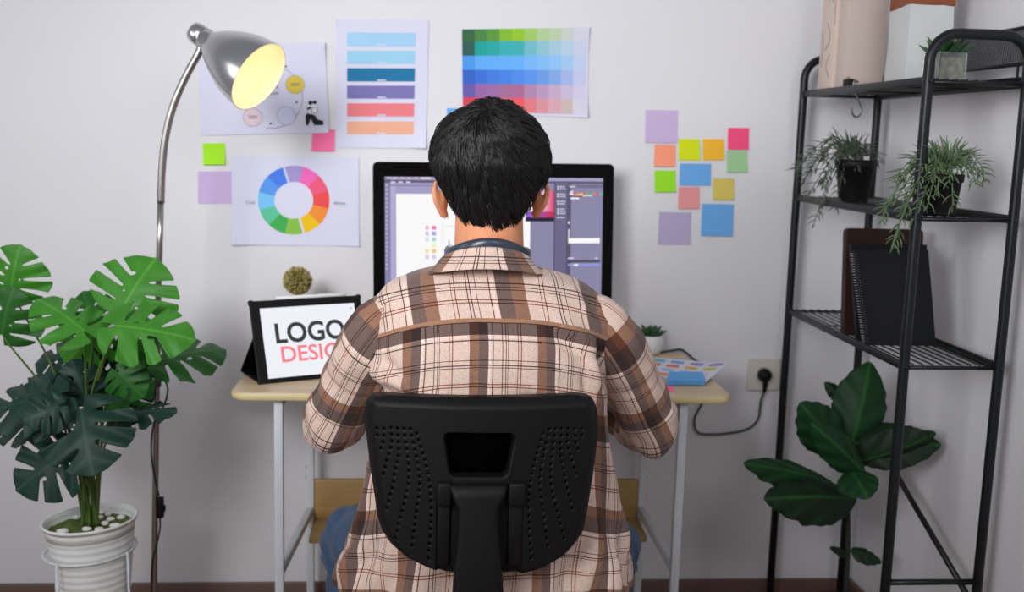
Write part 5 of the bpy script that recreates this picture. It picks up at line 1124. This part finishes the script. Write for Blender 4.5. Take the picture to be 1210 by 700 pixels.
# strands
wx_ = nrm(np.cross(waxis, V(1, 0, 0))); wy_ = np.cross(waxis, wx_); NS = 20000; SEG = 7
th0 = np.arccos(1-2*RNG.random(NS)*.92)*.98; ph0 = RNG.random(NS)*2*PI; ln = RNG.uniform(.22, .55, NS); cl = np.floor(ph0*16+th0*7); crng = np.random.default_rng(5); cj = crng.normal(0, 1, 4000)
cj2 = crng.normal(0, 1, 4000); ci = (np.floor(ph0*11).astype(int)*31+np.floor(th0*6).astype(int)*7) % 4000
path = []
for k in range(SEG):
    t = k/(SEG-1); th = th0+ln*t; ph = ph0+.35*t*(1+.6*cj[ci])*ln+.05*np.sin(th0*9)
    d = np.cos(th)[:, None]*waxis+np.sin(th)[:, None]*(np.cos(ph)[:, None]*wx_+np.sin(ph)[:, None]*wy_)
    off = -.003+(.0048+.0015*cj2[ci]+.0014*RNG.random(NS))*math.sin(PI*min(t*1.15+.05, 1)*.8)
    path.append(hair_pt(d, off))
path = np.array(path)           # SEG,NS,3
keep = hair_ok(path[0]) & hair_ok(path[SEG//2]+V(0, 0, .006)) & hair_ok(path[-1]+V(0, 0, .005)); path = path[:, keep]; NK = path.shape[1]
ctr = V(hx, hy, hz); outn = nrm_rows(path-ctr); tan = nrm_rows(np.gradient(path, axis=0)); sd = nrm_rows(np.cross(tan, outn)); wv = np.array([.7, 1, 1, .95, .8, .5, .08])[:, None, None]*.00072
vv = np.stack([path-sd*wv, path+outn*wv*.9, path+sd*wv], 2)  # SEG,NK,3pts,3
vv = vv.transpose(1, 0, 2, 3).reshape(-1, 3); ff_ = []
for s in range(NK):
    b0 = s*SEG*3
    for k in range(SEG-1):
        q = b0+k*3; ff_.append((q, q+1, q+4, q+3)); ff_.append((q+1, q+2, q+5, q+4))
g.add(vv, ff_); g.build('hair', M['hair'], person)
# clothes --------------------------------------------------------------
g = G(); g.add(TVd.reshape(-1, 3), loft_faces(m_, n_, True, False), pat=pb.reshape(-1, 3), pat2=pb2.reshape(-1, 3)); shirt = g.build('shirt', M['plaid'], person, label='brown and cream plaid flannel shirt')
md = shirt.modifiers.new('t', 'SOLIDIFY'); md.thickness = .0012; md.offset = -1
def sleeve(s):
    S_, E_, W_ = ARM[s]; 
    pp = SLEEVE[s]
    P = [U(a, b, y) for a, b, y, r in pp]; R_ = [q[3] for q in pp]
    E2 = P[-1]; P += [E2*.72+W_*.28+V(0, .0, .004), E2*.4+W_*.6+V(0, 0, .006), W_+V(0, -.02, .0)*0-nrm(W_-E2)*.012]; R_ += [.053, .044, .034]
    kk = 16; C_ = catmull(P, kk); rr_ = np.interp(np.linspace(0, len(P)-1, len(C_)), range(len(P)), R_); T, N, B = frames(C_); n = 84; a = np.arange(n)*2*PI/n
    ln_ = np.concatenate([[0], np.cumsum(np.linalg.norm(np.diff(C_, axis=0), axis=1))]); q = ln_[:, None]
    el_ = ln_[5*kk]; nearE = np.exp(-((q-el_)/.06)**2); inner = np.cos(a[None, :]-0)
    # direction of the inside of the elbow (towards front)
    fr = (N@V(0, 1, .2))[:, None]*np.cos(a)[None, :]+(B@V(0, 1, .2))[:, None]*np.sin(a)[None, :]
    w = .0028*np.sin(q*95+a[None, :]*2+s)*np.clip(.4+nearE, 0, 1)+.0035*np.sin(q*60-a[None, :]*3+1.3*s)*np.clip(.3+nearE*.8, 0, 1)+.0018*np.sin(q*170+a[None, :]*4)*nearE
    w = w-.012*nearE*np.clip(fr, 0, 1)+.004*nearE*np.clip(-fr, 0, 1)
    w = w+.0016*sstep(.048, .051, q)*sstep(.060, .057, q)+.002*np.sin(a[None, :]*5+q*20)*sstep(.1, 0, q)
    Rr = rr_[:, None]+w; Vv = C_[:, None, :]+Rr[:, :, None]*(np.cos(a)[None, :, None]*N[:, None, :]+np.sin(a)[None, :, None]*B[:, None, :])
    pat = np.zeros((len(C_), n, 3)); back = np.argmin((N@V(0, 1, 0))[3*kk]*np.cos(a)+(B@V(0, 1, 0))[3*kk]*np.sin(a)); rel = (np.arange(n)-back+n//2) % n-n//2
    pat[:, :, 0] = rel[None, :]*2*PI/n*.058+.116*5+(.045 if s < 0 else .02); pat[:, :, 1] = q+(.098 if s < 0 else .075)+.12*np.abs(rel[None, :]*2*PI/n*.05)*0; pat[:, :, 2] = -.05
    g = G(); g.add(Vv.reshape(-1, 3), loft_faces(len(C_), n, True, False), pat=pat.reshape(-1, 3)); o = g.build('sleeve', M['plaid'], shirt); md = o.modifiers.new('t', 'SOLIDIFY'); md.thickness = .0012; md.offset = -1
    # cuff
    c0 = C_[-1]; d = nrm(C_[-1]-C_[-4]); Nn_, Bb = N[-1], B[-1]; rg = []; pt = []
    for h, r in ((-.05, .0345), (-.048, .037), (.004, .0345), (.006, .032)):
        for k in range(40): aa = 2*PI*k/40; rg.append(c0+d*h+r*(math.cos(aa)*Nn_+math.sin(aa)*Bb)); pt.append((aa*.035, h+.5, -.05))
    G().add(np.array(rg), loft_faces(4, 40, True, False), pat=pt).build('cuff', M['plaid'], shirt)
sleeve(-1); sleeve(1)
# collar: folded band around the neck, open at the front
g = G(); n = 90; rowsC = []; pt = []
zt_ = U(577, 294, TY-.09)[2]; zb_ = U(577, 320, TY-.12)[2]; cxn = U(575, 300, TY)[0]
for k in range(15):
    q = k/14; row = []
    for i in range(n):
        aa = math.radians(-270+18)+i/(n-1)*math.radians(360-36); sd_ = math.sin(aa)      # -90deg = back
        bkf = (1-sd_)/2                                                       # 1 at the back
        tw = (q*1.15)
        if q < .25: t = q/.25; rx, ry, z = .0745+.0015*t, .072+.001*t, zt_-.022*(1-t)      # inner stand
        else: t = (q-.25)/.75; rx = .077+.0335*t**1.15; ry = .074+.030*t**1.1; z = zt_+.002*math.sin(PI*min(t*3, 1))-(zt_-zb_+.001)*t**1.05
        z = z-(1-bkf)*.035-.0*t
        row.append((cxn+rx*math.cos(aa), TY+.012+ry*math.sin(aa)-.0, z-abs(math.cos(aa))**2*.010)); pt.append((aa*.092+.152*4.8, (zt_-z)*1.0+.030+.16*0, .05))
    rowsC.append(row)
g.add(np.array(rowsC).reshape(-1, 3), loft_faces(15, n, False, False), pat=pt); o = g.build('collar', M['plaid'], shirt); md = o.modifiers.new('t', 'SOLIDIFY'); md.thickness = .002; md.offset = 0
# jeans
g = G()
for s in (-1, 1):
    H_, K_, A_ = LEG[s]; P = catmull([H_+V(0, -.07, .0), H_*.66+K_*.34, H_*.3+K_*.7, K_, K_*.8+A_*.2, K_*.4+A_*.6, A_+V(0, 0, .01)], 10); R_ = np.interp(np.linspace(0, 6, len(P)), range(7), [.098, .092, .082, .068, .064, .060, .058]); T, N, B = frames(P); n = 44; a = np.arange(n)*2*PI/n
    q = np.linspace(0, 6, len(P))[:, None]; w = .004*np.sin(q*9+a[None, :]*2)+.004*np.sin(q*14-a[None, :]*3)*np.exp(-((q-3)/.8)**2)
    Vv = P[:, None, :]+(R_[:, None]+w)[:, :, None]*(np.cos(a)[None, :, None]*N[:, None, :]+np.sin(a)[None, :, None]*B[:, None, :]); g.add(Vv.reshape(-1, 3), loft_faces(len(P), n, True, False))
g.add(*ell(V(XC[120][0], TY+.005, .565), (.175, .128, .095), 40, 20)); g.build('jeans', M['jeans'], person, label='blue denim jeans')
for s in (-1, 1):
    H_, K_, A_ = LEG[s]; f0 = V(A_[0], A_[1], 0); rg = []
    for y, w_, h in ((-.075, .02, .03), (-.07, .034, .05), (-.03, .038, .085), (.03, .040, .085), (.09, .046, .06), (.15, .044, .045), (.185, .030, .035), (.195, .012, .02)):
        for k in range(20): aa = 2*PI*k/20; rg.append((f0[0]+w_*math.cos(aa), f0[1]+y, max(.001, h/2+.001+h/2*math.sin(aa)*(1.0)) if math.sin(aa) > -.7 else .001))
    G().add(np.array(rg), loft_faces(8, 20)).build('shoe', mat('shoe_canvas', (.05, .05, .06), .8), person)
# headphones round the neck
hpz = U(577, 290, TY-.08)[2]; hph = empty('headphones', (cxn, TY, hpz-.06), 'dark headphones resting around the man\'s neck above the collar', 'headphones')
g = G(); n = 60; rg = []; 
for i in range(n):
    aa = math.radians(-190)+i/(n-1)*math.radians(200); p = V(cxn+.003+.0735*math.cos(aa)*1.0, TY+.018+.074*math.sin(aa), 0); o = nrm(V(math.cos(aa), math.sin(aa), 0)); dz = -.024*abs(math.cos(aa))**2.0+.003; zc0 = zt_+.001+dz
    for dx_, dz_ in ((-.003, -.012), (.0025, -.012), (.0045, -.006), (.0045, .004), (.0025, .009), (-.001, .011), (-.004, .008), (-.0045, -.006)): rg.append(p+o*dx_+V(0, 0, zc0+dz_))
g.add(np.array(rg), loft_faces(n, 8)); g.build('headband', mat('headband_plastic', (.03, .04, .06), .28), hph)
for s in (-1, 1):
    aa = math.radians(-190 if s < 0 else 10); p = V(cxn+s*.058, TY+.128, zt_-.075); c1 = V(cxn+.003+.0735*math.cos(aa), TY+.018+.074*math.sin(aa), zt_-.016)
    G().add(*tube([c1, (c1+p)/2+V(0, .01, .0), p], .005, 10, 4)).build('yoke', M['blackp'], hph)
    cup = G().add(*lathe(p, [(.001, -.014), (.030, -.014), (.035, -.008), (.036, .004), (.028, .013), (.001, .014)], 30, (s*.5, .8, .2))); cup.build('ear_cup', M['blackp'], hph)
